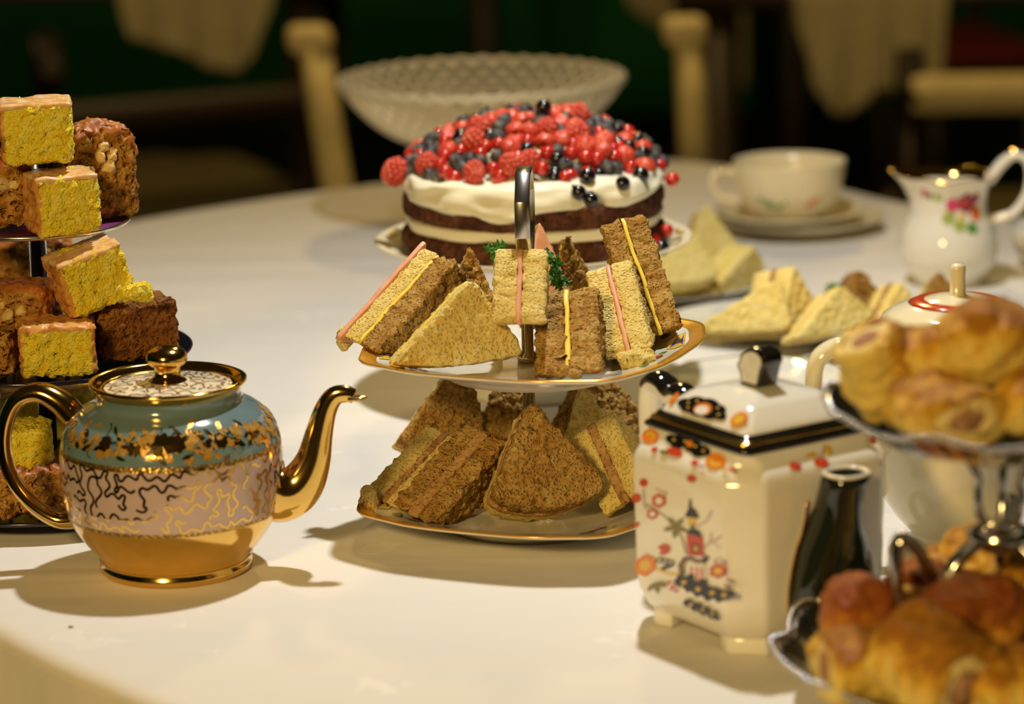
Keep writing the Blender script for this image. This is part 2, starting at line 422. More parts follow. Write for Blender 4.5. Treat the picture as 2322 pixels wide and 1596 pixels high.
# ------------------------------------------------------------------ the laid table
OUT = crom([(-0.169, 1.405), (-0.269, 1.529), (-0.42, 1.75), (-0.53, 2.02), (-0.55, 2.30), (-0.47, 2.56), (-0.334, 2.695), (-0.243, 2.775), (-0.145, 2.845),
            (0.0, 2.925), (0.141, 2.962), (0.235, 2.885), (0.307, 2.772), (0.353, 2.694), (0.48, 2.53), (0.66, 2.25), (0.76, 1.95), (0.74, 1.62), (0.60, 1.28),
            (0.36, 1.08), (0.10, 1.10)], 16, True)
CEN = (0.08, 2.0)
def cloth_over(name, outline, cen, ztop, drop, mat, seed, nr=26, wave=0.018, lift=0.0025, mids=None):
    n = len(outline); V, Fc = [], []
    V.append((cen[0], cen[1], ztop + lift))
    rings = []
    for k in range(1, nr + 1): rings.append((k / nr * 0.985, 0.0, 0.0))
    for q in range(1, 6):
        a = q / 5 * PI / 2; rings.append((0.985 + 0.02 * math.sin(a), 0.010 * (1 - math.cos(a)), 0.0))
    for q in range(1, 13): rings.append((1.005, 0.010 + drop * q / 12, q / 12))
    for (s, dz, w) in rings:
        for i, (x, y) in enumerate(outline):
            dx, dy = x - cen[0], y - cen[1]; l = math.hypot(dx, dy)
            fold = wave * w * (math.sin(i / n * 2 * PI * 23 + seed) + 0.6 * math.sin(i / n * 2 * PI * 41 + 2 * seed))
            e = s + (fold + 0.035 * w) / l
            V.append((cen[0] + dx * e, cen[1] + dy * e, ztop + lift - dz * (1 + 0.0 * w)))
    for i in range(n): Fc.append((0, 1 + i, 1 + (i + 1) % n))
    for k in range(len(rings) - 1):
        for i in range(n):
            j = (i + 1) % n; a = 1 + k * n; b = a + n
            Fc.append((a + i, b + i, b + j, a + j))
    return mesh_of(name, V, Fc)
t = empty('dining_table', (CEN[0], CEN[1], 0), label='large dining table hidden under the white damask tablecloth', cat='table')
n = len(OUT)
V = [(CEN[0] + (x - CEN[0]) * 0.985 - CEN[0], CEN[1] + (y - CEN[1]) * 0.985 - CEN[1], z) for z in (T - 0.032, T - 0.001) for (x, y) in OUT]
Fc = [tuple(reversed(range(n))), tuple(range(n, 2 * n))] + [(i, (i + 1) % n, n + (i + 1) % n, n + i) for i in range(n)]
obj('table_top', mesh_of('table_top', V, Fc, False), 'dark_wood', t)
for (x, y) in ((-0.28, -0.25), (0.33, -0.5), (-0.1, 0.6), (0.4, 0.2)):
    obj('leg', mesh_of('leg', *lathe([(0.03, 0), (0.035, 0.1), (0.028, 0.4), (0.04, 0.7), (0.04, T - 0.032)], 20)), 'dark_wood', t, (x, y, 0))
CL = 0.0015       # cloth surface above T
obj('tablecloth', cloth_over('tablecloth', OUT, CEN, T, 0.34, 'damask', 0.4, lift=CL), 'damask',
    label='white damask tablecloth spread over the laid tea table', cat='tablecloth')

# ------------------------------------------------------------------ chairs and other tables further back
def chair(loc, yaw, label, group=None, top=0.98, seat='seat_fabric', w=0.40, lean=0.075, rails=(0.93,), cap=True, frame='cream_paint', railmat=None):
    c = empty('dining_chair', loc, (0, 0, yaw), label, 'chair', group)
    s = obj('seat', mesh_of('seat', *moved(rbox(w + 0.03, 0.40, 0.05, 0.018, fine=0.03), (0, -0.01, 0.42))), seat, c)
    for sx in (-1, 1):
        x = sx * w / 2
        path = [(x, 0.19, 0.0), (x, 0.195, 0.25), (x, 0.2, 0.45), (x, 0.2 + lean * 0.5, 0.72), (x, 0.2 + lean, top)]
        post = obj('back_post', mesh_of('back_post', *tube(path, [0.017, 0.018, 0.019, 0.0185, 0.0185], 12, up=(1, 0, 0))), frame, c)
        if cap:
            obj('finial', mesh_of('finial', *moved(rbox(0.052, 0.044, 0.034, 0.012, fine=0.01), (x - 0.004, 0.2 + lean + 0.002, top - 0.012))), frame, post)
        obj('leg', mesh_of('leg', *tube([(x * 0.95, -0.19, 0), (x * 0.95, -0.18, 0.425)], [0.014, 0.019], 10)), frame, c)
    for z in rails:
        k = (z - 0.45) / (top - 0.45)
        obj('back_rail', mesh_of('back_rail', *moved(rbox(w, 0.018, 0.05, 0.007, fine=0.02), (0, 0.2 + lean * k, z - 0.025))), railmat or frame, c)
    obj('stretcher', mesh_of('stretcher', *tube([(-w / 2, -0.0, 0.2), (w / 2, 0.0, 0.2)], 0.010, 8, up=(0, 0, 1))), frame, c)
    return c
# the chair drawn up behind the table: posts seen left and right of the cake
PYd = 3.50
pl, pr, pb = pt(712, 100, PYd), pt(1562, 70, PYd), pt(768, 420, PYd)
c = chair(((pl.x + pr.x) / 2, PYd - 0.25, 0), 0.0, 'cream painted chair drawn up behind the berry cake, its capped posts showing', top=pl.z, w=(pr.x - pl.x), lean=0.05, rails=(0.60,))
kk = (pb.x - pl.x) / (pl.z - pb.z)
for o in c.children:          # splayed posts: wider apart at the top
    if o.name.startswith('back_post'):
        sgn = -1 if o.data.vertices[0].co.x < 0 else 1
        for me_, q_ in [(o.data, 0)] + [(f.data, 1) for f in o.children]:
            for v in me_.vertices: v.co.x += (kk if sgn < 0 else 0.03) * min(0.5, pl.z - v.co.z)
def side_table(xs, Y, hem, depth, label, clabel, seed, dark='dark_wood', thick=0.004):
    """a dark table whose light top cloth hangs over the near edge; hem: [(px, py)] of its lower edge at the distance Y"""
    P = [pt(px, py, Y) for px, py in hem]
    x0, x1 = xs; cx = (x0 + x1) / 2; w = x1 - x0
    e = empty('side_table', (cx, Y + depth / 2, 0), (0, 0, 0), label, 'table', 'tables in the dark behind')
    obj('table_top', mesh_of('table_top', *moved(rbox(w, depth, 0.03, 0.004, 2), (0, 0.012, T - 0.031))), dark, e)
    for a in (-1, 1):
        for b in (-1, 1):
            obj('leg', mesh_of('leg', *tube([(a * (w / 2 - 0.06), b * (depth / 2 - 0.06), 0), (a * (w / 2 - 0.06), b * (depth / 2 - 0.06), T - 0.03)], [0.022, 0.03], 10)), dark, e)
    N, K = 60, 16; V, Fc = [], []
    X0, X1 = P[0].x, P[-1].x
    for i in range(N + 1):
        x = X0 + (X1 - X0) * i / N
        z = P[-1].z
        for p0, p1 in zip(P[:-1], P[1:]):
            if p0.x <= x <= p1.x: z = p0.z + (p1.z - p0.z) * (x - p0.x) / max(1e-6, p1.x - p0.x); break
        drop = max(0.004, T - z)
        col_ = [(x, Y + depth * 0.6, T + 0.003), (x, Y + depth * 0.3, T + 0.003), (x, Y + 0.01, T + 0.003), (x, Y + 0.001, T + 0.001)]
        for k in range(1, K + 1):
            f = k / K; col_.append((x + 0.002 * f * math.sin(i * 0.9 + seed), Y - 0.004 - 0.008 * f * (1 + math.sin(i * 0.40 + seed) + 0.3 * math.sin(i * 1.1)), T - drop * f))
        V += col_
    m = K + 4
    for i in range(N):
        for k in range(m - 1): Fc.append((i * m + k, (i + 1) * m + k, (i + 1) * m + k + 1, i * m + k + 1))
    V = [(x - cx, y - Y - depth / 2, z) for x, y, z in V]
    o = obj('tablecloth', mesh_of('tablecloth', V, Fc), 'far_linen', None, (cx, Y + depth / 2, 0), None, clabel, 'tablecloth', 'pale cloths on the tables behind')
    md = o.modifiers.new('thickness', 'SOLIDIFY'); md.thickness = 0.002
    return e
# ================================================================== the blue and gold teapot
ZS = 0.965
g = at(401, 1285, CL); TP = empty('teapot', (g.x, g.y, T + CL), (0, 0, math.radians(-4)),
    'round gilded teapot with blue shoulder and pink band of wormy gold lines', 'teapot')
prof = [(0.0, 0.001), (0.036, 0.001), (0.0405, 0.0), (0.0418, 0.0015), (0.0418, 0.0045), (0.0405, 0.0058), (0.0408, 0.0075), (0.0425, 0.0088), (0.0425, 0.0105),
        (0.0455, 0.0140), (0.0510, 0.0215), (0.0555, 0.0290), (0.0578, 0.0345), (0.0585, 0.0368), (0.0600, 0.0450), (0.0607, 0.0540), (0.0607, 0.0640), (0.0602, 0.0720),
        (0.0597, 0.0752), (0.0582, 0.0810), (0.0553, 0.0868), (0.0508, 0.0918), (0.0460, 0.0952), (0.0420, 0.0972), (0.0398, 0.0988), (0.0394, 0.1015), (0.0398, 0.1045), (0.0416, 0.1075),
        (0.0428, 0.1088), (0.0428, 0.1100), (0.0415, 0.1106), (0.0398, 0.1095), (0.0385, 0.1065), (0.0375, 0.1045), (0.0, 0.1040)]
V, Fc = lathe(prof, 96)
def zone(z):
    if z < 0.0350: return 0
    if z < 0.0368: return 1
    if z < 0.0716: return 2
    if z < 0.0752: return 1
    if z < 0.1050: return 3
    return 0
mi = [zone(sum(V[i][2] for i in f) / len(f)) for f in Fc]
obj('body', mesh_of('body', V, Fc, True, mi), ['gilt', 'beaded_gilt', 'pink_glaze', 'blue_glaze'], TP)
lid = obj('lid', mesh_of('lid', *lathe([(0.0, 0.1045), (0.0370, 0.1045), (0.0370, 0.1058), (0.0345, 0.1066), (0.024, 0.1082), (0.012, 0.1094), (0.0, 0.1096)], 72)), 'cream_glaze', TP)
obj('knob', mesh_of('knob', *lathe([(0.0, 0.1085), (0.0115, 0.1088), (0.0098, 0.1100), (0.0072, 0.1122), (0.0066, 0.1150), (0.0072, 0.1175), (0.0098, 0.1192), (0.0113, 0.1215), (0.0112, 0.1240),
                                    (0.0095, 0.1266), (0.0062, 0.1284), (0.003, 0.1290), (0.0, 0.1291)], 40)), 'gilt', lid)
obj('lid_rim', mesh_of('lid_rim', *lathe([(0.0345, 0.1062), (0.0372, 0.1058), (0.0374, 0.1072), (0.0350, 0.1074), (0.0345, 0.1062)], 72)), 'gilt', lid)
sp = crom([(0.050, 0.0, 0.047), (0.061, 0.0, 0.044), (0.0705, 0.0, 0.049), (0.0775, 0.0, 0.062), (0.0815, 0.0, 0.078), (0.0855, 0.0, 0.0915), (0.0905, 0.0, 0.0995), (0.0965, 0.0, 0.1010), (0.1015, 0.0, 0.0995)], 6)
rd = [x[0] for x in crom([(0.0190,), (0.0172,), (0.0132,), (0.0098,), (0.0076,), (0.0062,), (0.0055,), (0.0050,), (0.0042,)], 6)]
V, Fc = tube(sp, rd, 24, flat=0.72, cap=False)
inner = tube([sp[-1], sp[-3], sp[-8]], [rd[-1] * 0.8, rd[-3] * 0.7, rd[-8] * 0.4], 24, flat=0.72, cap=False)
m = len(V); ni = len(inner[0]); V = V + inner[0]; Fc = Fc + [tuple(i + m for i in reversed(f)) for f in inner[1]]
for k in range(24): Fc.append((m - 24 + k, m - 24 + (k + 1) % 24, m + (k + 1) % 24, m + k))
spo = obj('spout', mesh_of('spout', V, Fc), 'gilt', TP)
beak = tube(crom([(0.0985, 0, 0.0985), (0.1025, 0, 0.0988), (0.1062, 0, 0.0994), (0.1085, 0, 0.1000)], 4), [0.0040, 0.0040, 0.0039, 0.0037, 0.0036, 0.0034, 0.0032, 0.003, 0.0026, 0.0022, 0.0018, 0.0014, 0.0008], 16, flat=1.25)
beak = ([Vector((v[0], v[1], 0.0985 + (v[2] - 0.0985) * 0.45)) for v in beak[0]], beak[1])
obj('lip', mesh_of('lip', *beak), 'gilt', spo)
hp = crom([(-0.0520, 0, 0.0885), (-0.0600, 0, 0.0975), (-0.0715, 0, 0.1030), (-0.0835, 0, 0.0985), (-0.0905, 0, 0.0850), (-0.0922, 0, 0.0680), (-0.0880, 0, 0.0510), (-0.0780, 0, 0.0370), (-0.0650, 0, 0.0285), (-0.0535, 0, 0.0290)], 6)
hr = [x[0] for x in crom([(0.0070,), (0.0066,), (0.0056,), (0.0047,), (0.0043,), (0.0041,), (0.0041,), (0.0043,), (0.0048,), (0.0055,)], 6)]
obj('handle', mesh_of('handle', *tube(hp, hr, 16, flat=1.25)), 'gilt', TP)
# worming gold lines: the outline of a random tree, rounded and broken into pieces
def worms(nu, nv, seed, keep=None, wrap=True):
    rnd = random.Random(seed); seen = {(0, 0)} if not keep else {next(c for c in [(i, j) for i in range(nu) for j in range(nv)] if keep(*c))}
    st = list(seen); ed = set()
    while st:
        c = st[-1] if rnd.random() < 0.7 else rnd.choice(st)
        nb = []
        for d in ((1, 0), (-1, 0), (0, 1), (0, -1)):
            x, y = c[0] + d[0], c[1] + d[1]
            if wrap: x %= nu
            if 0 <= x < nu and 0 <= y < nv and (x, y) not in seen and (not keep or keep(x, y)): nb.append((x, y))
        if not nb: st.remove(c); continue
        q_ = rnd.choice(nb); seen.add(q_); st.append(q_); ed.add((c, q_)); ed.add((q_, c))
    segs = []                 # on the doubled grid
    for (i, j) in seen:
        r = ((i + 1) % nu if wrap else i + 1, j); l = ((i - 1) % nu if wrap else i - 1, j); u = (i, j + 1); d = (i, j - 1); X, Y = 2 * i, 2 * j
        if ((i, j), r) in ed: segs += [((X + 1, Y), (X + 2, Y)), ((X + 1, Y + 1), (X + 2, Y + 1))]
        else: segs.append(((X + 1, Y), (X + 1, Y + 1)))
        if ((i, j), l) not in ed: segs.append(((X, Y), (X, Y + 1)))
        if ((i, j), u) in ed: segs += [((X, Y + 1), (X, Y + 2)), ((X + 1, Y + 1), (X + 1, Y + 2))]
        else: segs.append(((X, Y + 1), (X + 1, Y + 1)))
        if ((i, j), d) not in ed: segs.append(((X, Y), (X + 1, Y)))
    adj = {}
    W2 = 2 * nu
    key = (lambda p: (p[0] % W2, p[1])) if wrap else (lambda p: p)
    for a, b in segs: adj.setdefault(key(a), set()).add(key(b)); adj.setdefault(key(b), set()).add(key(a))
    out = []; left = set(adj)
    while left:
        s = left.pop(); path = [s]; cur, prev = s, None
        while True:
            nx = [q_ for q_ in adj[cur] if q_ != prev and q_ in left]
            if not nx: break
            prev, cur = cur, nx[0]; left.discard(cur); path.append(cur)
        k = 0
        while k < len(path):
            m = rnd.randint(10, 26); piece = path[k:k + m]; k += m + 1
            if len(piece) < 3: continue
            pts = []; off = 0
            for q0, q1 in zip([None] + piece[:-1], piece):
                if wrap and q0 is not None:
                    if q1[0] - q0[0] > nu: off -= W2
                    elif q0[0] - q1[0] > nu: off += W2
                pts.append((q1[0] + off + rnd.uniform(-0.3, 0.3), q1[1] + rnd.uniform(-0.3, 0.3)))
            cv = crom(pts, 8); wv_ = []
            for c0, c1 in zip(cv[:-1], cv[1:]):
                dx, dy = c1[0] - c0[0], c1[1] - c0[1]; l = math.hypot(dx, dy) or 1; k_ = 0.24 * math.sin(len(wv_) * 2 * PI / 11.0)
                wv_.append((c0[0] - dy / l * k_, c0[1] + dx / l * k_))
            out.append(crom(wv_[::2], 2))
    return out
sh = []; pz0, pz1 = 0.0395, 0.0702; NU = 34; stp = 2 * PI * 0.0605 / (2 * NU)
for w_ in worms(NU, 3, 4):
    for s in d_stroke([(x * stp, pz0 + y * (pz1 - pz0) / 5) for x, y in w_], 0.0014): sh.append(('gilt', s))
decal('gilded_worm_lines', sh, on_lathe([p for p in prof if 0.034 < p[1] < 0.0755 and p[0] > 0.05], 0.3, 0.0605), TP, step=0.0, lift=0.00015)
sh = []
for w_ in worms(8, 8, 6, keep=lambda i, j: math.hypot(i - 3.5, j - 3.5) < 3.9, wrap=False):
    for s in d_stroke([((x - 7.5) * 0.0046, (y - 7.5) * 0.0046) for x, y in w_], 0.0010):
        if all(0.0115 < math.hypot(*p_) < 0.0345 for p_ in s): sh.append(('brown_gilt', s))
decal('lid_worm_lines', sh, lambda u, v, h: (u, v, 0.1094 + (0.1066 - 0.1094) * min(1, max(0, (math.hypot(u, v) - 0.012) / 0.0225)) + h + 0.0002), lid, step=0.0)
# gilded flowers on the blue shoulder
sh = []; rnd = random.Random(3)
def spray(u0, z0, k, big):
    for q in range(k):
        u = u0 + rnd.gauss(0, 0.012 * big); z = min(0.0935, max(0.0785, z0 + rnd.gauss(0, 0.0040)))
        c = rnd.random()
        if c < 0.40: sh.append(('old_gilt', d_flower(u, z, rnd.uniform(0.0018, 0.0036) * (0.7 + 0.3 * big), rnd.choice((4, 5, 6)), 0.35, rnd.random())))
        elif c < 0.8: sh.append(('gilt' if rnd.random() < 0.6 else 'old_gilt', d_leaf(u, z, rnd.uniform(0.004, 0.008), rnd.uniform(0.0008, 0.0016), rnd.uniform(-0.7, 0.7) + (PI if rnd.random() < 0.5 else 0))))
        else:
            a = rnd.uniform(0, 6); rr = rnd.uniform(0.002, 0.0035)
            for s in d_stroke([(u + rr * math.cos(a + x * 0.5), z + rr * math.sin(a + x * 0.5)) for x in range(7)], 0.0006): sh.append(('gilt', s))
for u0, k, b in ((-0.068, 16, 1.0), (-0.045, 22, 1.1), (-0.022, 20, 1.1), (0.002, 34, 1.2), (0.016, 22, 1.0), (0.038, 34, 1.1), (0.056, 20, 1.0), (0.09, 22, 1.3), (0.13, 22, 1.3), (0.17, 22, 1.3), (-0.1, 20, 1.2)):
    spray(u0, 0.0855, k, b)
for u0, z, r in ((0.003, 0.0862, 0.0064), (0.011, 0.0868, 0.0048), (-0.012, 0.0845, 0.0040), (0.035, 0.086, 0.0042), (-0.03, 0.086, 0.0042)):
    sh.append(('gilt', d_flower(u0, z, r, 7, 0.2)))
decal('gilded_flowers', sh, on_lathe([p for p in prof if 0.074 < p[1] < 0.099 and p[0] > 0.0397], -PI / 2 + 0.05, 0.056), TP, step=0.000004)
TP.scale = (1, 1, ZS)

# ================================================================== the square Imari teapot
g = at(1722, 1412, CL); AL = math.radians(34)
SQ = empty('square_teapot', (g.x, g.y, T + CL), (0, 0, AL), 'square ivory china teapot with chamfered corners, black spout and painted pagoda', 'teapot')
# local frame: -Y is the spout side, -X the painted side
def octa(s, c, z):            # half side s, chamfer leg c
    return [(s - c, -s, z), (s, -s + c, z), (s, s - c, z), (s - c, s, z), (-s + c, s, z), (-s, s - c, z), (-s, -s + c, z), (-s + c, -s, z)]
def loft(rings):
    n = len(rings[0]); V = [p for r in rings for p in r]; Fc = []
    for k in range(len(rings) - 1):
        for i in range(n):
            j = (i + 1) % n; Fc.append((k * n + i, k * n + j, (k + 1) * n + j, (k + 1) * n + i))
    Fc.append(tuple(reversed(range(n)))); Fc.append(tuple((len(rings) - 1) * n + i for i in range(n)))
    return V, Fc
def bevelled(name, V, Fc, w, seg=3, ang=25):
    me = mesh_of(name, V, Fc, True); bm = bmesh.new(); bm.from_mesh(me)
    ed = [e for e in bm.edges if len(e.link_faces) == 2 and e.calc_face_angle(0) > math.radians(ang)]
    bmesh.ops.bevel(bm, geom=ed, offset=w, segments=seg, profile=0.5, affect='EDGES', clamp_overlap=True)
    bmesh.ops.recalc_face_normals(bm, faces=bm.faces)
    for f in bm.faces: f.smooth = True
    bm.to_mesh(me); bm.free(); return me
S, Cc = 0.0520, 0.0152
body = loft([octa(0.043, 0.012, 0.0075), octa(0.0475, 0.0135, 0.0130), octa(S - 0.001, Cc, 0.0215), octa(S, Cc, 0.030), octa(S + 0.0008, Cc, 0.0935),
             octa(S - 0.0015, Cc, 0.0985), octa(S - 0.0065, 0.012, 0.1025), octa(0.0425, 0.0035, 0.1095)])
obj('body', bevelled('body', *body, 0.0022), 'white_china', SQ)
for sx in (-1, 1):
    for sy in (-1, 1):
        ft = loft([[(sx * x, sy * y, z) for x, y in ((0.026, 0.026), (0.042, 0.020), (0.0455, 0.031), (0.031, 0.0455), (0.020, 0.042))] for z in (0.0, 0.004, 0.0095)])
        obj('foot', bevelled('foot', *ft, 0.0015, 2), 'white_china', SQ)
def sqr(s, z): return octa(s, 0.0035, z)
lid = obj('lid', bevelled('lid', *loft([sqr(0.0375, 0.1155), sqr(0.036, 0.1185), sqr(0.0325, 0.1220), sqr(0.0265, 0.1275), sqr(0.0235, 0.1290), sqr(0.014, 0.1315), sqr(0.006, 0.1322)]), 0.0012, 2, 8), 'white_china', SQ)
obj('black_rim', bevelled('black_rim', *loft([sqr(0.0432, 0.1085), sqr(0.0435, 0.1105), sqr(0.0412, 0.1122), sqr(0.0408, 0.1128)]), 0.0006, 2, 20), 'black_glaze', lid)
obj('gold_step', bevelled('gold_step', *loft([sqr(0.0412, 0.1126), sqr(0.0412, 0.1138), sqr(0.0396, 0.1146), sqr(0.0390, 0.1149)]), 0.0005, 2, 20), 'gilt', lid)
obj('upper_band', bevelled('upper_band', *loft([sqr(0.0390, 0.1146), sqr(0.0392, 0.1158), sqr(0.0382, 0.1166), sqr(0.037, 0.1170)]), 0.0005, 2, 20), 'black_glaze', lid)
# knob: a folded scroll, dark on top, pale on its flat side
kp = [(-0.0075, 0.1315), (0.0070, 0.1315), (0.0080, 0.1375), (0.0100, 0.1400), (0.0100, 0.1425), (0.0082, 0.1442), (0.0078, 0.1465), (0.0050, 0.1500), (0.0020, 0.1515), (-0.0030, 0.1530), (-0.0080, 0.1525), (-0.0120, 0.1500), (-0.0130, 0.1465), (-0.0105, 0.1420)]
n = len(kp); V = [(-0.0062, y, z) for y, z in kp] + [(0.0062, y, z) for y, z in kp]
Fc = [tuple(range(n)), tuple(range(2 * n - 1, n - 1, -1))] + [(i, n + i, n + (i + 1) % n, (i + 1) % n) for i in range(n)]
kn = obj('knob', bevelled('knob', V, Fc, 0.0010, 2, 20), 'black_glaze', lid)
fc = [(y * 0.80 - 0.0002, 0.1335 + (z - 0.1315) * 0.80) for y, z in kp]
decal('pale_face', [('paint_white', fc)], lambda u, v, h: (-0.0063 - h, u, v), kn)
# spout
rings = []
for (z, w, y0, y1) in ((0.012, 0.006, -0.050, -0.0540), (0.0135, 0.0175, -0.049, -0.0575), (0.018, 0.0232, -0.049, -0.0625), (0.030, 0.0240, -0.049, -0.0690), (0.045, 0.0215, -0.049, -0.0720), (0.058, 0.0180, -0.049, -0.0728),
                       (0.070, 0.0128, -0.050, -0.0735), (0.080, 0.0110, -0.052, -0.0745), (0.090, 0.0104, -0.055, -0.0765), (0.098, 0.0118, -0.0585, -0.0800)):
    ym = (y0 + y1) / 2; hy = abs(y1 - y0) / 2; R = []
    for k in range(16):
        a = 2 * PI * k / 16; e = 0.75
        c, s = math.cos(a), math.sin(a)
        R.append((w * math.copysign(abs(c) ** (e if s < 1e-6 or z > 0.075 else 0.22), c), ym + hy * math.copysign(abs(s) ** e, s), z))
    rings.append(R)
V, Fc = loft(rings); Fc = Fc[:-1]; nb = len(V); top = rings[-1]
cx = sum(p[0] for p in top) / 16; cy = sum(p[1] for p in top) / 16
V += [(cx + (p[0] - cx) * 0.72, cy + (p[1] - cy) * 0.72, 0.0982) for p in top] + [(cx + (p[0] - cx) * 0.6, cy + (p[1] - cy) * 0.6, 0.090) for p in top]
for k in range(16):
    j = (k + 1) % 16; Fc.append((nb - 16 + k, nb - 16 + j, nb + j, nb + k)); Fc.append((nb + k, nb + j, nb + 16 + j, nb + 16 + k))
Fc.append(tuple(nb + 16 + k for k in range(16)))
so = obj('spout', mesh_of('spout', V, Fc), 'green_glaze', SQ)
obj('gold_lip', mesh_of('gold_lip', *tube([(cx + (p[0] - cx) * 0.9, cy + (p[1] - cy) * 0.9, 0.0984) for p in top], 0.0012, 8, closed=True, up=(0, 0, 1))), 'ivory_china', so)
# gold line round the spout where it meets the side
gl = [(-w, -0.0532, z) for (z, w) in ((0.0135, 0.0178), (0.018, 0.0236), (0.030, 0.0244), (0.045, 0.0219), (0.058, 0.0184), (0.070, 0.0136), (0.082, 0.0116))]
gl = [(-x, y, z) for x, y, z in reversed(gl)] + [(0.0, -0.0532, 0.0118)] + gl
obj('gold_line', mesh_of('gold_line', *tube(crom(gl, 3), 0.0007, 6)), 'gilt', so)
# handle on the far side: squared loop with a wavy black top
hpth = crom([(0, 0.048, 0.1000), (0, 0.057, 0.1100), (0, 0.066, 0.1125), (0, 0.073, 0.1105), (0, 0.080, 0.1145), (0, 0.088, 0.1150), (0, 0.0925, 0.1085), (0, 0.0925, 0.090), (0, 0.090, 0.060), (0, 0.082, 0.036), (0, 0.066, 0.024), (0, 0.048, 0.022)], 5)
hd = obj('handle', mesh_of('handle', *tube(hpth, 0.0052, 12, flat=1.35, up=(1, 0, 0))), 'white_china', SQ)
cap = [(x, y, z + 0.0032) for x, y, z in hpth[3:31]]
obj('black_cap', mesh_of('black_cap', *tube(cap, [0.0030] + [0.0042] * (len(cap) - 2) + [0.0030], 12, flat=1.75, up=(1, 0, 0))), 'black_glaze', hd)
# --- painting.  Designs are drawn in centimetre-like units read off the side, then laid on the faces
def side_fn(u, v, h):         # painted side (-X): u 0..1 from back to front, v 0..1 upwards
    return (-S - 0.0009 - h, 0.0372 - u * 0.0744, 0.014 + v * 0.081)
def q(X, Y):
    u = (X - 50) / 385.0; tp = 545 + 115 * u; bt = 1190 + 250 * u
    return (u, 1 - (Y - tp) / (bt - tp))
def ring(X, Y, r, centre='paint_yellow', c='paint_orange'):
    a = [(x, y) for x, y in d_flower(X, Y, r, 6, 0.15)]
    out = [(c, [q(*p) for p in a])]
    if centre: out.append((centre, [q(*p) for p in d_disc(X, Y, r * 0.5, 10)]))
    return out
P = []
def poly(m, pts): P.append((m, [q(*p) for p in pts]))
def line(m, pts, w):
    for s in d_stroke(pts, w): P.append((m, [q(*p) for p in s]))
line('paint_olive', [(110, 770), (180, 820), (235, 880), (265, 940), (280, 1010)], 6)
line('paint_purple', [(165, 755), (200, 720), (150, 700)], 5); line('paint_purple', [(130, 815), (100, 780), (98, 700)], 5)
line('paint_purple', [(330, 1000), (400, 950), (430, 930)], 5); line('paint_purple', [(380, 960), (390, 910)], 4); line('paint_purple', [(400, 960), (425, 990)], 4)
line('paint_purple', [(330, 880), (370, 850), (390, 800)], 5); line('paint_purple', [(415, 1105), (400, 1050), (430, 1040)], 5)
line('paint_yellow', [(130, 1060), (200, 1100), (250, 1110)], 8)
for X, Y, r in ((98, 672, 20), (65, 740, 22), (63, 857, 13)): P += ring(X, Y, r, None, 'paint_red')
for X, Y, r in ((165, 755, 34), (135, 815, 26)): P += ring(X, Y, r, 'paint_white', 'paint_red')
P += ring(100, 1045, 50, 'paint_yellow', 'paint_orange'); P += ring(415, 1105, 38, 'paint_yellow', 'paint_red'); P += ring(307, 645, 22, None, 'paint_red')
for a in range(5): poly('paint_olive', d_leaf(235, 880, 56, 12, a * 2 * PI / 5 + 0.4))
for a in range(3): poly('paint_olive', d_leaf(150, 1130, 56, 11, a * 1.0 + 0.5))
poly('paint_red', d_leaf(155, 970, 60, 16, 0.1)); poly('paint_red', d_leaf(160, 1000, 55, 12, -0.2))
for k in range(3): P.append(('paint_black', [q(*p) for p in d_disc(165 + 24 * k, 1030 + 10 * k, 14)])); P.append(('paint_white', [q(*p) for p in d_disc(165 + 24 * k, 1030 + 10 * k, 7)]))
poly('paint_black', [(170, 1065), (225, 1050), (228, 1064), (175, 1080)])
# pagoda
poly('paint_black', [(297, 745), (303, 745), (308, 790), (292, 790)]); poly('paint_black', [(275, 832), (340, 838), (322, 795), (300, 782), (288, 800)])
poly('paint_yellow', [(288, 834), (326, 838), (324, 872), (290, 868)]); poly('paint_olive', [(298, 868), (316, 870), (318, 900), (298, 896)])
poly('paint_black', [(276, 910), (352, 932), (336, 898), (305, 886)]); poly('paint_red', [(282, 916), (352, 932), (357, 1030), (288, 1020)])
poly('paint_black', [(306, 960), (336, 966), (338, 1012), (308, 1008)]); poly('paint_yellow', [(314, 972), (328, 975), (330, 1004), (316, 1001)])
poly('paint_white', [(288, 1020), (357, 1030), (368, 1165), (305, 1160)])
for k in range(3): poly('paint_red', [(298 + 22 * k, 1075 + 3 * k), (309 + 22 * k, 1078 + 3 * k), (316 + 20 * k, 1165), (305 + 20 * k, 1160)])
line('paint_black', [(262, 1105), (258, 1065), (275, 1038), (300, 1036), (330, 1052), (355, 1052), (368, 1035)], 22)
line('paint_yellow', [(262, 1100), (262, 1066), (278, 1042), (300, 1040), (330, 1056), (352, 1054)], 4)
for X, Y, r in ((255, 1140, 30), (295, 1165, 36), (335, 1190, 40), (380, 1215, 42), (425, 1230, 38), (465, 1225, 26), (300, 1130, 22), (350, 1160, 24)): poly('paint_black', d_flower(X, Y, r, 5, 0.25))
for X, Y in ((270, 1150), (330, 1190), (390, 1215), (440, 1230)): poly('paint_yellow', d_flower(X, Y, 14, 5, 0.5))
for X, Y, r in ((285, 1250, 22), (320, 1275, 26), (355, 1300, 26), (390, 1325, 24), (410, 1345, 14)): poly('paint_black', d_flower(X, Y, r, 5, 0.3))
for X, Y in ((300, 1262), (350, 1295), (390, 1322)): poly('paint_yellow', d_disc(X, Y, 7))
for X, Y in ((205, 1140), (225, 1160), (235, 1185), (215, 1172)): poly('paint_rose', d_disc(X, Y, 8))
for X, Y in ((440, 1060), (460, 1150), (450, 1180)): poly('paint_purple', d_disc(X, Y, 10))
P = [(m, [(u * 1.0, v) for u, v in pp]) for m, pp in P]
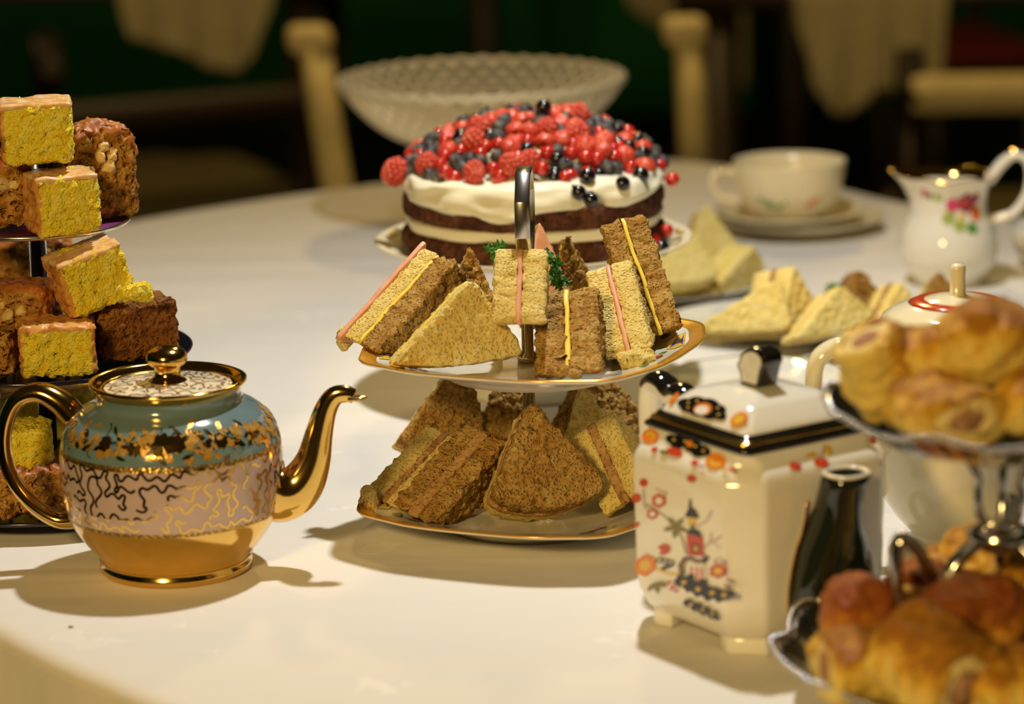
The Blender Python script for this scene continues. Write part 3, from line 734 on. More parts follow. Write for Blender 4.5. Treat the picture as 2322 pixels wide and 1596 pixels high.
decal('painted_pagoda', P, side_fn, SQ, step=0.000004)
# sloping shoulders: painted side and spout side
def slope_fn(side):
    a0, z0, a1, z1 = S + 0.0002, 0.0985, 0.0430, 0.1091
    def fn(u, v, h):
        # two sloped steps of the shoulder
        if v < 0.45: k = v / 0.45; r = S - 0.0015 + (S - 0.0065 - S + 0.0015) * k; z = 0.0985 + 0.004 * k
        else: k = (v - 0.45) / 0.55; r = S - 0.0065 + (0.0425 - S + 0.0065) * k; z = 0.1025 + 0.007 * k
        r += h * 1.5 + 0.0003; z += h * 1.5 + 0.0003; x = (u - 0.5) * 0.080
        return (-r, -x, z) if side == 'x' else (x, -r, z)
    return fn
def mk(sh, m, pts): sh.append((m, pts))
def oval(u, v, ru, rv, k=12): return [(u + ru * math.cos(2 * PI * i / k), v + rv * math.sin(2 * PI * i / k)) for i in range(k)]
sh = []
for u, v, r in ((0.10, 0.55, 0.085), (0.80, 0.42, 0.095)): mk(sh, 'paint_orange', oval(u, v, r, r * 3.6)); mk(sh, 'paint_yellow', oval(u, v, r * 0.6, r * 2.2)); mk(sh, 'paint_orange', oval(u, v, r * 0.3, r * 0.9))
for u, v, r in ((0.32, 0.70, 0.07), (0.42, 0.78, 0.09), (0.53, 0.70, 0.10), (0.64, 0.66, 0.08), (0.38, 0.55, 0.06), (0.60, 0.5, 0.06)): mk(sh, 'paint_black', oval(u, v, r, r * 2.6))
for u, v in ((0.34, 0.7), (0.45, 0.78), (0.56, 0.72), (0.65, 0.65)): mk(sh, 'paint_yellow', oval(u, v, 0.016, 0.05, 6))
mk(sh, 'paint_orange', oval(0.50, 0.74, 0.035, 0.13)); mk(sh, 'paint_red', oval(0.40, 0.26, 0.085, 0.18)); mk(sh, 'paint_red', oval(0.22, 0.10, 0.03, 0.13)); mk(sh, 'paint_red', oval(0.64, 0.10, 0.035, 0.12)); mk(sh, 'paint_olive', oval(0.32, 0.12, 0.05, 0.1))
mk(sh, 'paint_red', oval(0.98, 0.30, 0.03, 0.08)); mk(sh, 'paint_yellow', oval(0.93, 0.2, 0.02, 0.1)); mk(sh, 'paint_purple', oval(0.72, 0.05, 0.03, 0.06))
decal('shoulder_painting', sh, slope_fn('x'), SQ, step=0.000008)
sh = []
mk(sh, 'paint_red', oval(0.30, 0.18, 0.045, 0.20)); mk(sh, 'paint_red', oval(0.50, 0.10, 0.055, 0.24)); mk(sh, 'paint_yellow', oval(0.60, 0.55, 0.030, 0.22)); mk(sh, 'paint_yellow', oval(0.46, 0.50, 0.045, 0.10)); mk(sh, 'paint_red', oval(0.97, 0.55, 0.030, 0.16))
for s in d_stroke([(0.50, 0.15), (0.54, 0.40), (0.58, 0.75)], 0.008) + d_stroke([(0.30, 0.2), (0.42, 0.42), (0.54, 0.40)], 0.008): mk(sh, 'paint_purple', s)
decal('twig_painting', sh, slope_fn('y'), SQ, step=0.000008)['kind'] = 'stuff'
def lid_fn(u, v, h):
    if v < 0.4: k = v / 0.4; r = 0.0362 + (0.0328 - 0.0362) * k; z = 0.1185 + 0.0035 * k
    else: k = (v - 0.4) / 0.6; r = 0.0325 + (0.0265 - 0.0325) * k; z = 0.1220 + 0.0055 * k
    return (-r - h * 1.5 - 0.0003, -(u - 0.5) * 0.066, z + h * 1.5 + 0.0003)
sh = []
for u, v, r in ((0.22, 0.45, 0.10), (0.33, 0.62, 0.12), (0.46, 0.66, 0.13), (0.58, 0.58, 0.11), (0.66, 0.36, 0.08), (0.40, 0.35, 0.14), (0.28, 0.28, 0.09), (0.54, 0.28, 0.1)): mk(sh, 'paint_black', oval(u, v, r, r * 2.3))
for u, v in ((0.24, 0.5), (0.32, 0.68), (0.58, 0.66), (0.64, 0.40), (0.28, 0.3)): mk(sh, 'paint_yellow', oval(u, v, 0.015, 0.05, 6))
mk(sh, 'paint_orange', oval(0.44, 0.42, 0.10, 0.30)); mk(sh, 'paint_white', oval(0.44, 0.36, 0.075, 0.22)); mk(sh, 'paint_orange', oval(0.88, 0.45, 0.085, 0.36)); mk(sh, 'paint_yellow', oval(0.88, 0.45, 0.05, 0.22)); mk(sh, 'paint_orange', oval(0.06, 0.5, 0.03, 0.3))
decal('lid_painting', sh, lid_fn, lid, step=0.000008)
SQ.scale = (0.985, 0.985, 0.955)
# ================================================================== two-tier sandwich stand
g = at(1205, 1176, CL); SX, SY = g.x, g.y
ST = empty('sandwich_stand', (SX, SY, T + CL), (0, 0, 0), 'two-tier sandwich stand of gold-rimmed squarish plates with chrome ring handle', 'cake stand')
YAW = math.radians(22)
def sq_r(a, R):               # soft square with nicked corners, a measured from a corner
    b = a - PI / 4
    e = 3.0
    r = (abs(math.cos(b)) ** e + abs(math.sin(b)) ** e) ** (-1 / e)
    r = r / (2 * (0.70710678 ** e)) ** (-1 / e)
    c = math.cos(4 * a)
    return R * r * (1 + 0.012 * math.cos(12 * a) * max(0, c) + 0.012 * max(0, c) ** 8)
PLATE_R = 0.1025
def sq_plate(zc, part):
    prof = [(0.0, 0.0), (0.55, 0.0), (0.60, 0.0012), (0.70, 0.0045), (0.90, 0.0095), (0.965, 0.0112), (0.995, 0.0118), (1.0, 0.0110), (0.99, 0.0098), (0.90, 0.0070), (0.70, 0.0015), (0.58, -0.0030), (0.55, -0.0055), (0.50, -0.0055), (0.48, -0.0028), (0.0, -0.0028)]
    n = 144; V, Fc, mi = [], [], []
    for k, (s, z) in enumerate(prof):
        for i in range(n):
            a = 2 * PI * i / n
            r = s * (sq_r(a, PLATE_R) if s > 0.6 else PLATE_R * 0.93)
            V.append((r * math.cos(a + YAW), r * math.sin(a + YAW), z + zc))
    for k in range(len(prof) - 1):
        for i in range(n):
            j = (i + 1) % n; Fc.append((k * n + j, k * n + i, (k + 1) * n + i, (k + 1) * n + j)); mi.append(1 if k in (4, 5, 6) else 0)
    o = obj(part, mesh_of(part, V, Fc, True, mi), ['ivory_china', 'rim_gilt'], ST)
    if zc > 0.05: o.location.x = 0.004
    def fn(u, v, h):          # u angle (rad, from the right corner), v share of the radius
        s = v; z = 0
        for (s0, z0), (s1, z1) in zip(prof[:6], prof[1:7]):
            if s0 <= s <= s1: z = z0 + (z1 - z0) * (s - s0) / (s1 - s0); break
        r = s * sq_r(u, PLATE_R)
        return (r * math.cos(u + YAW), r * math.sin(u + YAW), zc + z + h + 0.0002)
    sh = []
    for c in range(4):
        a0 = c * PI / 2
        def blob(m, da, s, ra, rs, k=10): sh.append((m, [(a0 + da + ra * math.cos(2 * PI * i / k), s + rs * math.sin(2 * PI * i / k)) for i in range(k)]))
        blob('paint_red', 0.10, 0.70, 0.055, 0.035); blob('paint_orange', 0.10, 0.70, 0.03, 0.018); blob('paint_red', 0.19, 0.72, 0.045, 0.028); blob('paint_black', 0.00, 0.78, 0.05, 0.028); blob('paint_olive', -0.04, 0.76, 0.035, 0.022)
        blob('paint_green', 0.20, 0.79, 0.06, 0.020); blob('paint_green', 0.02, 0.68, 0.04, 0.018); blob('paint_yellow', 0.0, 0.80, 0.02, 0.012)
        sh.append(('paint_yellow', [(a0 - 0.50, 0.79), (a0 - 0.12, 0.82), (a0 - 0.10, 0.885), (a0 - 0.48, 0.895), (a0 - 0.55, 0.86)]))
        sh.append(('paint_blue', [(a0 - 0.48, 0.805), (a0 - 0.15, 0.832), (a0 - 0.135, 0.872), (a0 - 0.47, 0.883), (a0 - 0.52, 0.858)]))
        sh.append(('paint_lilac', [(a0 - 0.44, 0.825), (a0 - 0.19, 0.843), (a0 - 0.18, 0.862), (a0 - 0.44, 0.868)]))
        blob('paint_green', -0.62, 0.80, 0.05, 0.025); blob('paint_yellow', -0.70, 0.80, 0.04, 0.02); blob('paint_red', -0.8, 0.82, 0.06, 0.03); blob('paint_black', -0.9, 0.80, 0.05, 0.02); blob('paint_green', 0.5, 0.82, 0.06, 0.03)
    decal('painted_rim', sh, fn, o, step=0.000006)
    return o
plain('rim_gilt', (0.80, 0.40, 0.04, 1), 0.2, 0.55, var=0.12, scale=200)
UZ = 0.0930
sq_plate(0.0060, 'lower_plate')
sq_plate(UZ, 'upper_plate')
rod = obj('rod', mesh_of('rod', *lathe([(0.0036, 0.004), (0.0036, UZ - 0.006), (0.0062, UZ - 0.005), (0.0062, UZ - 0.003)], 20)), 'chrome', ST)
obj('upper_rod', mesh_of('upper_rod', *lathe([(0.006, UZ + 0.0005), (0.006, UZ + 0.004), (0.0034, UZ + 0.006), (0.0034, 0.146), (0.0050, 0.147), (0.0050, 0.1540)], 16)), 'chrome', ST)
# ring handle: an octagonal flat band, seen nearly edge on
oct_ = []
R0, R1, zc, hw = 0.0270, 0.0242, 0.1790, 0.0042
V, Fc = [], []
for k in range(8):
    a = 2 * PI * (k + 0.5) / 8
    for r in (R0, R1):
        for x in (-hw, hw): V.append((x, r * math.sin(a), zc + r * math.cos(a)))
for k in range(8):
    a, b = 4 * k, 4 * ((k + 1) % 8)
    Fc += [(a, a + 1, b + 1, b), (a + 2, b + 2, b + 3, a + 3), (a, b, b + 2, a + 2), (a + 1, a + 3, b + 3, b + 1)]
ring_me = bevelled('ring_handle', V, Fc, 0.0005, 1, 10)
obj('ring_handle', ring_me, 'chrome', ST, (0, 0, 0), (0, 0, math.radians(-4)))

# ================================================================== three-tier stand with cakes (left)
g = at(118, 1120, CL); LX, LY = g.x, g.y
LS = empty('cake_tier_stand', (LX, LY, T + CL), (0, 0, 0), 'three-tier stand of round boards stacked with cut cake at the left edge', 'cake stand')
def board(name, r, z, mat, edge):
    V, Fc = lathe([(0.0, z), (r * 0.97, z), (r * 0.985, z + 0.0002), (r, z + 0.0012), (r * 1.002, z + 0.0022), (r * 0.99, z + 0.0030), (r * 0.985, z + 0.0022), (0.0, z + 0.0020)], 80)
    mi = [1 if sum(V[i][2] for i in f) / len(f) < z + 0.0012 or math.hypot(V[f[0]][0], V[f[0]][1]) > r * 0.98 and math.hypot(V[f[2]][0], V[f[2]][1]) > r * 0.98 else 0 for f in Fc]
    return obj(name, mesh_of(name, V, Fc, True, mi), [mat, edge], LS)
Z1, Z2, Z3 = 0.1645, 0.0865, 0.0100
board('top_board', 0.0550, Z1, 'purple_foil', 'chrome'); board('middle_board', 0.0880, Z2, 'dark_board', 'dark_board'); board('bottom_board', 0.1080, Z3, 'dark_board', 'dark_board')
obj('rod', mesh_of('rod', *lathe([(0.0052, Z3), (0.0052, Z1 + 0.002), (0.008, Z1 + 0.0024), (0.008, Z1 + 0.004), (0.003, Z1 + 0.006), (0.003, Z1 + 0.05)], 20)), 'chrome', LS)
obj('base', mesh_of('base', *lathe([(0.0, 0), (0.045, 0), (0.046, 0.004), (0.03, 0.008), (0.028, Z3)], 40)), 'dark_board', LS)

# ================================================================== pedestal stand of the berry cake
g = at(1217, 884, CL); KX, KY = g.x, g.y; KZ = 0.0985
KS = empty('pedestal_stand', (KX, KY, T + CL), (0, 0, 0), 'white china pedestal stand with small painted flowers carrying the berry cake', 'cake stand')
V, Fc = lathe([(0.0, 0.002), (0.046, 0.0), (0.048, 0.003), (0.040, 0.010), (0.022, 0.018), (0.014, 0.032), (0.013, 0.06), (0.018, 0.082), (0.034, 0.0915), (0.070, KZ - 0.004), (0.092, KZ), (0.1045, KZ + 0.0055), (0.106, KZ + 0.0068), (0.105, KZ + 0.0074), (0.092, KZ + 0.0028), (0.075, KZ), (0.0, KZ)], 88)
mi = [1 if V[f[0]][2] > KZ + 0.0052 and math.hypot(V[f[0]][0], V[f[0]][1]) > 0.1035 else 0 for f in Fc]
ks = obj('dish', mesh_of('dish', V, Fc, True, mi), ['ivory_china', 'cup_china'], KS)
sh = []; rnd = random.Random(5)
for k in range(16):
    a = k * 2 * PI / 16 + 0.1
    def fnc(u, v): return (u, v)
    for m, du, s, r in (('paint_orange', 0, 0.0985, 0.0030), ('paint_leaf', 0.055, 0.0978, 0.0022), ('paint_leaf', -0.05, 0.0990, 0.0022), ('paint_yellow', 0.0, 0.0985, 0.0014), ('paint_rose', 0.11, 0.0985, 0.0018)):
        sh.append((m, [(a + du + r / 0.1 * math.cos(2 * PI * i / 9), s + r * math.sin(2 * PI * i / 9)) for i in range(9)]))
def rimfn(u, v, h):
    k = (v - 0.092) / 0.013; z = KZ + 0.0028 + (0.0074 - 0.0028) * k
    return (v * math.cos(u), v * math.sin(u), z + h + 0.0003)
decal('painted_flowers', sh, rimfn, ks, step=0.00001)

# ================================================================== other china
def round_plate(name, px, py, R, label, cat='plate', mat='white_china', rim='old_gilt', z=CL, group=None, h=0.011):
    g = at(px, py, z); e = empty(name, (g.x, g.y, T + z), (0, 0, 0), label, cat, group)
    V, Fc = lathe([(0.0, 0.001), (R * 0.50, 0.001), (R * 0.52, 0.0), (R * 0.56, 0.0), (R * 0.58, 0.002), (R * 0.8, h * 0.55), (R * 0.985, h * 0.93), (R, h), (R * 0.995, h * 1.1), (R * 0.975, h * 1.08), (R * 0.8, h * 0.75), (R * 0.60, h * 0.38), (R * 0.55, h * 0.33), (0.0, h * 0.30)], 72)
    mi = [1 if min(V[i][2] for i in f) > h * 0.95 else 0 for f in Fc]
    obj('dish', mesh_of('dish', V, Fc, True, mi), [mat, rim], e)
    return e
RP = round_plate('serving_plate', 1495, 662, 0.082, 'white serving plate of pale sandwiches beside the berry cake', rim='white_china')
MP = round_plate('serving_platter', 1872, 752, 0.072, 'white oval platter under the sandwiches and parsley behind the square teapot', rim='white_china')
MP.scale.x = 1.62
EP = round_plate('tea_plate', 1716, 893, 0.062, 'empty white plate with dark gilt rim just behind the square teapot', rim='paint_olive')
SP = round_plate('side_plate', 1812, 520, 0.072, 'beige side plate at the bottom of the teacup stack', mat='cup_china', rim='cup_china', h=0.012)
sz = CL + 0.0085
SA = round_plate('saucer', 1790, 505, 0.0625, 'beige saucer between the teacup and the side plate', cat='saucer', mat='cup_china', rim='cup_china', z=sz, h=0.012)
g = at(1790, 498, CL + 0.014); TC = empty('teacup', (g.x, g.y, T + CL + 0.0135), (0, 0, 0), 'empty cream teacup with faint painted sprigs on its saucer', 'cup')
cp = [(0.0, 0.001), (0.0235, 0.0), (0.0245, 0.003), (0.0235, 0.005), (0.030, 0.0075), (0.0385, 0.0150), (0.0435, 0.0270), (0.0460, 0.0400), (0.0470, 0.0500), (0.0472, 0.0512), (0.0462, 0.0512), (0.0450, 0.0400), (0.0425, 0.0275), (0.0375, 0.0170), (0.029, 0.0100), (0.0, 0.0085)]
obj('bowl', mesh_of('bowl', *lathe(cp, 64)), 'cup_china', TC)
obj('handle', mesh_of('handle', *tube(crom([(-0.044, 0, 0.040), (-0.054, 0, 0.0445), (-0.0630, 0, 0.0400), (-0.0640, 0, 0.030), (-0.056, 0, 0.0205), (-0.0425, 0, 0.0185)], 6), 0.0030, 12, flat=1.3)), 'cup_china', TC)
obj('gilt_touch', mesh_of('gilt_touch', *moved(icos(2, 0.0030), (-0.0565, -0.001, 0.0450))), 'gilt', TC)
sh = []
for m, u, z, r in (('paint_green', -0.022, 0.0200, 0.0045), ('paint_green', -0.014, 0.0170, 0.0040), ('paint_green', -0.029, 0.0240, 0.0030), ('paint_leaf', -0.008, 0.021, 0.0025), ('paint_orange', 0.017, 0.0210, 0.0035), ('paint_orange', 0.021, 0.0240, 0.0025), ('paint_rose', 0.013, 0.0185, 0.0025)):
    sh.append((m, d_flower(u, z, r, 5, 0.35)))
decal('painted_sprigs', sh, on_lathe([p for p in cp[4:9]], -PI / 2, 0.043), TC, step=0.00001)

# cream jug with roses
g = at(2150, 640, CL); JG = empty('cream_jug', (g.x, g.y, T + CL), (0, 0, math.radians(-12)), 'gilt-edged white cream jug painted with red roses', 'jug')
jp = [(0.0, 0.001), (0.026, 0.0), (0.027, 0.002), (0.025, 0.004), (0.030, 0.008), (0.0365, 0.017), (0.0388, 0.028), (0.0372, 0.039), (0.0325, 0.049), (0.0292, 0.057), (0.0288, 0.065), (0.0300, 0.074), (0.0330, 0.0815), (0.0350, 0.0850), (0.0352, 0.0862), (0.0338, 0.0862), (0.0300, 0.078), (0.0275, 0.066), (0.0278, 0.057), (0.031, 0.047), (0.034, 0.030), (0.022, 0.010), (0.0, 0.009)]
V, Fc = lathe(jp, 72)
V2 = []
for v in V:
    x, y, z = v; a = math.atan2(y, x); k = max(0.0, (z - 0.060) / 0.026)
    f = 1 + 0.35 * k * max(0, math.cos(a - PI)) ** 10; zz = z + 0.004 * k * max(0, math.cos(a - PI)) ** 8 - 0.0018 * k * math.sin(3 * a) ** 2
    V2.append((x * f, y * f, zz))
mi = [1 if V[f[0]][2] > 0.0845 else 0 for f in Fc]
jb = obj('body', mesh_of('body', V2, Fc, True, mi), ['white_china', 'gilt'], JG)
hj = crom([(0.030, 0, 0.080), (0.0385, 0, 0.092), (0.0480, 0, 0.1005), (0.0580, 0, 0.0985), (0.0620, 0, 0.0850), (0.0585, 0, 0.0680), (0.0480, 0, 0.0545), (0.0315, 0, 0.0500)], 6)
jh = obj('handle', mesh_of('handle', *tube(hj, [0.0045] * 20 + [0.0040] * (len(hj) - 20), 12, flat=1.3)), 'white_china', JG)
obj('gilding', mesh_of('gilding', *tube([(x, y, z + 0.0022) for x, y, z in hj[4:20]], 0.0030, 10, flat=1.5)), 'gilt', jh)
sh = []
for m, u, z, r in (('paint_leaf', -0.004, 0.0560, 0.0060), ('paint_leaf', 0.004, 0.0500, 0.0050), ('paint_green', 0.013, 0.0480, 0.0050), ('paint_leaf', -0.012, 0.0720, 0.0040), ('paint_wine', 0.010, 0.0670, 0.0085), ('paint_rose', -0.001, 0.0660, 0.0062), ('paint_red', 0.009, 0.0660, 0.0045),
                   ('paint_orange', 0.019, 0.0580, 0.0062), ('paint_red', 0.018, 0.059, 0.0035), ('paint_wine', 0.018, 0.070, 0.005), ('paint_rose', -0.024, 0.0745, 0.0035), ('paint_olive', -0.019, 0.0725, 0.003), ('paint_yellow', 0.006, 0.0565, 0.003)):
    sh.append((m, d_flower(u, z, r, 6, 0.25)))
decal('painted_roses', sh, on_lathe([p for p in jp[4:13]], -PI / 2 + 0.2, 0.030), jb, step=0.00001)

# blue and white bowl at the right edge
g = at(2392, 604, CL); BB = empty('sugar_bowl', (g.x, g.y, T + CL), (0, 0, 0), 'small blue and white china bowl cut by the right edge', 'bowl')
bp = [(0.0, 0.001), (0.020, 0.0), (0.021, 0.003), (0.028, 0.008), (0.034, 0.018), (0.0355, 0.029), (0.0360, 0.034), (0.0345, 0.034), (0.0335, 0.020), (0.020, 0.008), (0.0, 0.007)]
obj('bowl', mesh_of('bowl', *lathe(bp, 56)), 'white_china', BB)
sh = []; rnd = random.Random(9)
for k in range(46): sh.append(('paint_lilac' if k % 3 else 'paint_blue', d_flower(rnd.uniform(-0.1, 0.1), rnd.uniform(0.010, 0.031), rnd.uniform(0.0015, 0.0032), 5, 0.4, rnd.random())))
decal('painted_blue', sh, on_lathe(bp[2:7], -PI * 0.75, 0.034), BB, step=0.00001)

# ================================================================== ivory coffee pot
g = at(2165, 1270, CL); CP = empty('coffee_pot', (g.x, g.y, T + CL), (0, 0, math.radians(4)), 'tall ivory coffee pot with footed base standing behind the silver pastry stand', 'coffee pot')
pp = [(0.0, 0.001), (0.034, 0.0), (0.0362, 0.002), (0.0365, 0.006), (0.034, 0.009), (0.026, 0.0125), (0.0230, 0.0150), (0.0250, 0.0185), (0.0320, 0.0260), (0.0400, 0.0380), (0.0460, 0.0550), (0.0505, 0.0760), (0.0535, 0.0980), (0.0540, 0.1110), (0.0520, 0.1205), (0.0465, 0.1290), (0.0420, 0.1335), (0.0408, 0.1350), (0.0, 0.1350)]
obj('body', mesh_of('body', *lathe(pp, 80)), 'cream_china', CP)
cl = obj('lid', mesh_of('lid', *lathe([(0.0405, 0.1350), (0.0400, 0.1368), (0.034, 0.1405), (0.026, 0.1435), (0.0185, 0.1452), (0.017, 0.1458), (0.010, 0.1475), (0.0, 0.1480)], 64)), 'cream_china', CP)
obj('red_band', mesh_of('red_band', *lathe([(0.0262, 0.1436), (0.0240, 0.1446), (0.0205, 0.1456), (0.0188, 0.1455)], 64)), 'paint_red', cl)
obj('finial', mesh_of('finial', *lathe([(0.0055, 0.1470), (0.0042, 0.1485), (0.0040, 0.1590), (0.0042, 0.1625), (0.0030, 0.1645), (0.0, 0.1648)], 20)), 'cream_china', cl)
obj('handle', mesh_of('handle', *tube(crom([(-0.0490, 0, 0.1130), (-0.0560, 0, 0.1210), (-0.0650, 0, 0.1222), (-0.0745, 0, 0.1160), (-0.0775, 0, 0.1040), (-0.0760, 0, 0.0800), (-0.0650, 0, 0.0540), (-0.0500, 0, 0.0420), (-0.040, 0, 0.0420)], 6), 0.0046, 12, flat=1.6)), 'cream_china', CP)
obj('spout', mesh_of('spout', *tube(crom([(0.040, 0, 0.045), (0.058, 0, 0.055), (0.068, 0, 0.085), (0.075, 0, 0.115), (0.086, 0, 0.132)], 6), [x[0] for x in crom([(0.016,), (0.014,), (0.010,), (0.0075,), (0.006,)], 6)], 14)), 'cream_china', CP)
sh = []
for k in range(40):
    a = k * 0.0085 - 0.17 + (k % 3) * 0.002; z = 0.114 + (k * 7 % 5) * 0.0032; r = 0.0022
    sh.append(('old_gilt', [(a + r * (1 if i % 2 == 0 else 0.4) * math.cos(PI * i / 5 + k), z + r * (1 if i % 2 == 0 else 0.4) * math.sin(PI * i / 5 + k)) for i in range(10)]))
decal('gilt_stars', sh, on_lathe(pp[12:16], -PI / 2, 0.052), CP, step=0.0)

# ================================================================== silver two-tier pastry stand (front right)
g = at(2262, 1612, CL); PX, PY = g.x, g.y
PS = empty('silver_pastry_stand', (PX, PY, T + CL), (0, 0, 0), 'ornate silver two-tier stand with beaded dishes heaped with sausage rolls', 'cake stand')
def silver_dish(name, R, zb, depth, lobes, bead):
    prof = [(0.0, 0.0), (0.60, 0.0), (0.70, 0.10), (0.85, 0.55), (0.95, 0.90), (1.0, 1.0), (1.0, 0.93), (0.93, 0.80), (0.83, 0.42), (0.70, 0.0), (0.60, -0.10), (0.0, -0.10)]
    n = 160; V, Fc = [], []
    for k, (s, z) in enumerate(prof):
        for i in range(n):
            a = 2 * PI * i / n; w = max(0, (s - 0.6) / 0.4)
            r = R * s * (1 + 0.035 * w * (abs(math.cos(lobes * a / 2)) * 2 - 1.2)); zz = zb + depth * z + 0.0025 * w * math.cos(lobes * a) + 0.0006 * w * math.sin(lobes * 5 * a)
            V.append((r * math.cos(a), r * math.sin(a), zz))
    for k in range(len(prof) - 1):
        for i in range(n):
            j = (i + 1) % n; Fc.append((k * n + j, k * n + i, (k + 1) * n + i, (k + 1) * n + j))
    o = obj(name, mesh_of(name, V, Fc), 'silver', PS)
    parts = []; nb = int(2 * PI * R / (bead * 1.9)); b0 = icos(1, bead)
    for i in range(nb):
        a = 2 * PI * i / nb
        r = R * (1 + 0.035 * (abs(math.cos(lobes * a / 2)) * 2 - 1.2)); parts.append(moved(b0, (r * math.cos(a), r * math.sin(a), zb + depth + 0.0025 * math.cos(lobes * a))))
    obj('beaded_rim', mesh_of('beaded_rim', *join(parts)), 'silver', o, kind='stuff')
    return o
silver_dish('lower_dish', 0.1030, 0.0120, 0.0210, 10, 0.0019)
silver_dish('upper_dish', 0.0800, 0.1340, 0.0150, 9, 0.0016)
obj('foot', mesh_of('foot', *lathe([(0.0, 0.001), (0.056, 0.0), (0.060, 0.003), (0.052, 0.006), (0.040, 0.009), (0.046, 0.0112), (0.0, 0.0112)], 60, rfun=lambda a, k: 1 + 0.03 * math.cos(12 * a))), 'silver', PS)
bs = obj('boss', mesh_of('boss', *lathe([(0.0, 0.078), (0.008, 0.0785), (0.015, 0.083), (0.016, 0.087), (0.011, 0.091), (0.0, 0.092)], 24)), 'silver', PS)
for k in range(3):            # curling legs between the dishes and struts under the upper one
    a = math.radians((196, 318, 76)[k]); c, s = math.cos(a), math.sin(a)
    pth = crom([(0.008 * c, 0.008 * s, 0.086), (0.022 * c, 0.022 * s, 0.075), (0.030 * c, 0.030 * s, 0.0635), (0.041 * c, 0.041 * s, 0.083), (0.050 * c, 0.050 * s, 0.0885), (0.052 * c, 0.052 * s, 0.070), (0.048 * c, 0.048 * s, 0.040), (0.050 * c, 0.050 * s, 0.0125)], 6)
    obj('curled_leg', mesh_of('curled_leg', *tube(pth, 0.0032, 10, flat=1.5, up=(-s, c, 0))), 'silver', PS)
    pth = crom([(0.006 * c, 0.006 * s, 0.088), (0.011 * c, 0.011 * s, 0.100), (0.012 * c, 0.012 * s, 0.116), (0.022 * c, 0.022 * s, 0.1320)], 6)
    obj('strut', mesh_of('strut', *tube(pth, 0.0022, 8, flat=1.3)), 'silver', PS)

# ================================================================== lattice basket dish on a stem (behind the cake)
g = at(1099, 503, CL); BX, BY = g.x, g.y
LB = empty('lattice_dish', (BX, BY, T + CL), (0, 0, 0), 'wide pale openwork china basket dish on a stem behind the berry cake', 'dish')
RB, ZR, ZB = 0.1225, 0.1250, 0.073
def bowl_pt(a, k):            # k 0 at the foot ring, 1 at the rim
    r = 0.035 + (RB - 0.035) * (k ** 0.62 if k > 0 else 0); z = ZB + (ZR - ZB) * k ** 1.5
    return Vector((r * math.cos(a), r * math.sin(a), z))
parts = []
for d in (-1, 1):
    for i in range(40):
        a0 = 2 * PI * i / 40; path = [bowl_pt(a0 + d * 0.75 * (k / 12), 0.10 + 0.90 * k / 12) + Vector((0, 0, 0.0008 * d)) for k in range(13)]
        parts.append(tube(path, 0.0018, 6, flat=1.7, up=(0, 0, 1)))
obj('lattice', mesh_of('lattice', *join(parts)), 'lattice_china', LB)
obj('rim', mesh_of('rim', *tube([bowl_pt(2 * PI * i / 120, 1.0) + Vector((0, 0, 0.0012 * math.cos(i * PI / 1.5))) for i in range(120)], 0.0032, 8, closed=True, up=(0, 0, 1))), 'lattice_china', LB)
V, Fc = lathe([(0.0, 0.001), (0.045, 0.0), (0.047, 0.003), (0.030, 0.010), (0.014, 0.022), (0.012, 0.045), (0.020, 0.066), (0.036, 0.0725), (0.058, 0.0765), (0.070, 0.0815), (0.070, 0.0835), (0.056, 0.0790), (0.034, 0.0750), (0.0, 0.0745)], 64)
obj('stem_bowl', mesh_of('stem_bowl', V, Fc), 'lattice_china', LB)
# ================================================================== sandwiches
def tri_slice(A, B, C, n3, t0, t1, seed, rows=34, bulge=0.004, amp=0.0011, freq=150, shrink=0.0):
    """a slice between the offsets t0 and t1 along the unit normal n3 of the triangle A B C (AB is the crust side)"""
    V, Fc = [], []
    cen = (A + B + C) / 3
    A, B, C = [p + (cen - p) * shrink for p in (A, B, C)]
    base = (B - A).normalized(); out = base.cross(n3)
    if out.dot(C - A) > 0: out = -out
    def P(i, j, t):           # i row from the crust (0) to the tip (rows), j along
        w = i / rows; m = rows - i; u = j / m if m else 0.5
        p = (A + (B - A) * u) * (1 - w) + C * w
        p = p + out * bulge * 4 * u * (1 - u) * (1 - w) ** 2
        # rounded corners
        for q in (A, B, C):
            d = (p - q).length
            if d < 0.007: p = p + (cen - q).normalized() * (0.007 - d) * 0.38
        return p + n3 * t
    lay = [t0, t0 + (t1 - t0) * 0.12, (t0 + t1) / 2, t1 - (t1 - t0) * 0.12, t1]
    inset = [0.0009, 0.0, 0.0, 0.0, 0.0009]
    ids = {}
    def put(i, j, k):
        key = (i, j, k)
        if key not in ids:
            p = P(i, j, lay[k]); p = p + (cen + n3 * lay[k] - p).normalized() * inset[k]
            ids[key] = len(V); V.append(p)
        return ids[key]
    for k, fl in ((0, 0), (4, 1)):
        for i in range(rows):
            for j in range(rows - i):
                f = [put(i, j, k), put(i, j + 1, k), put(i + 1, j, k)]; Fc.append(tuple(f if fl else f[::-1]))
                if j < rows - i - 1:
                    f = [put(i, j + 1, k), put(i + 1, j + 1, k), put(i + 1, j, k)]; Fc.append(tuple(f if fl else f[::-1]))
    edge = [(0, j) for j in range(rows)] + [(i, rows - i) for i in range(rows)] + [(rows - j, 0) for j in range(rows)]
    m = len(edge)
    for q in range(m):
        a, b = edge[q], edge[(q + 1) % m]
        for k in range(4): Fc.append((put(*a, k), put(*b, k), put(*b, k + 1), put(*a, k + 1)))
    V = rough(V, amp, freq, seed, 3)
    return V, Fc
SW = 0
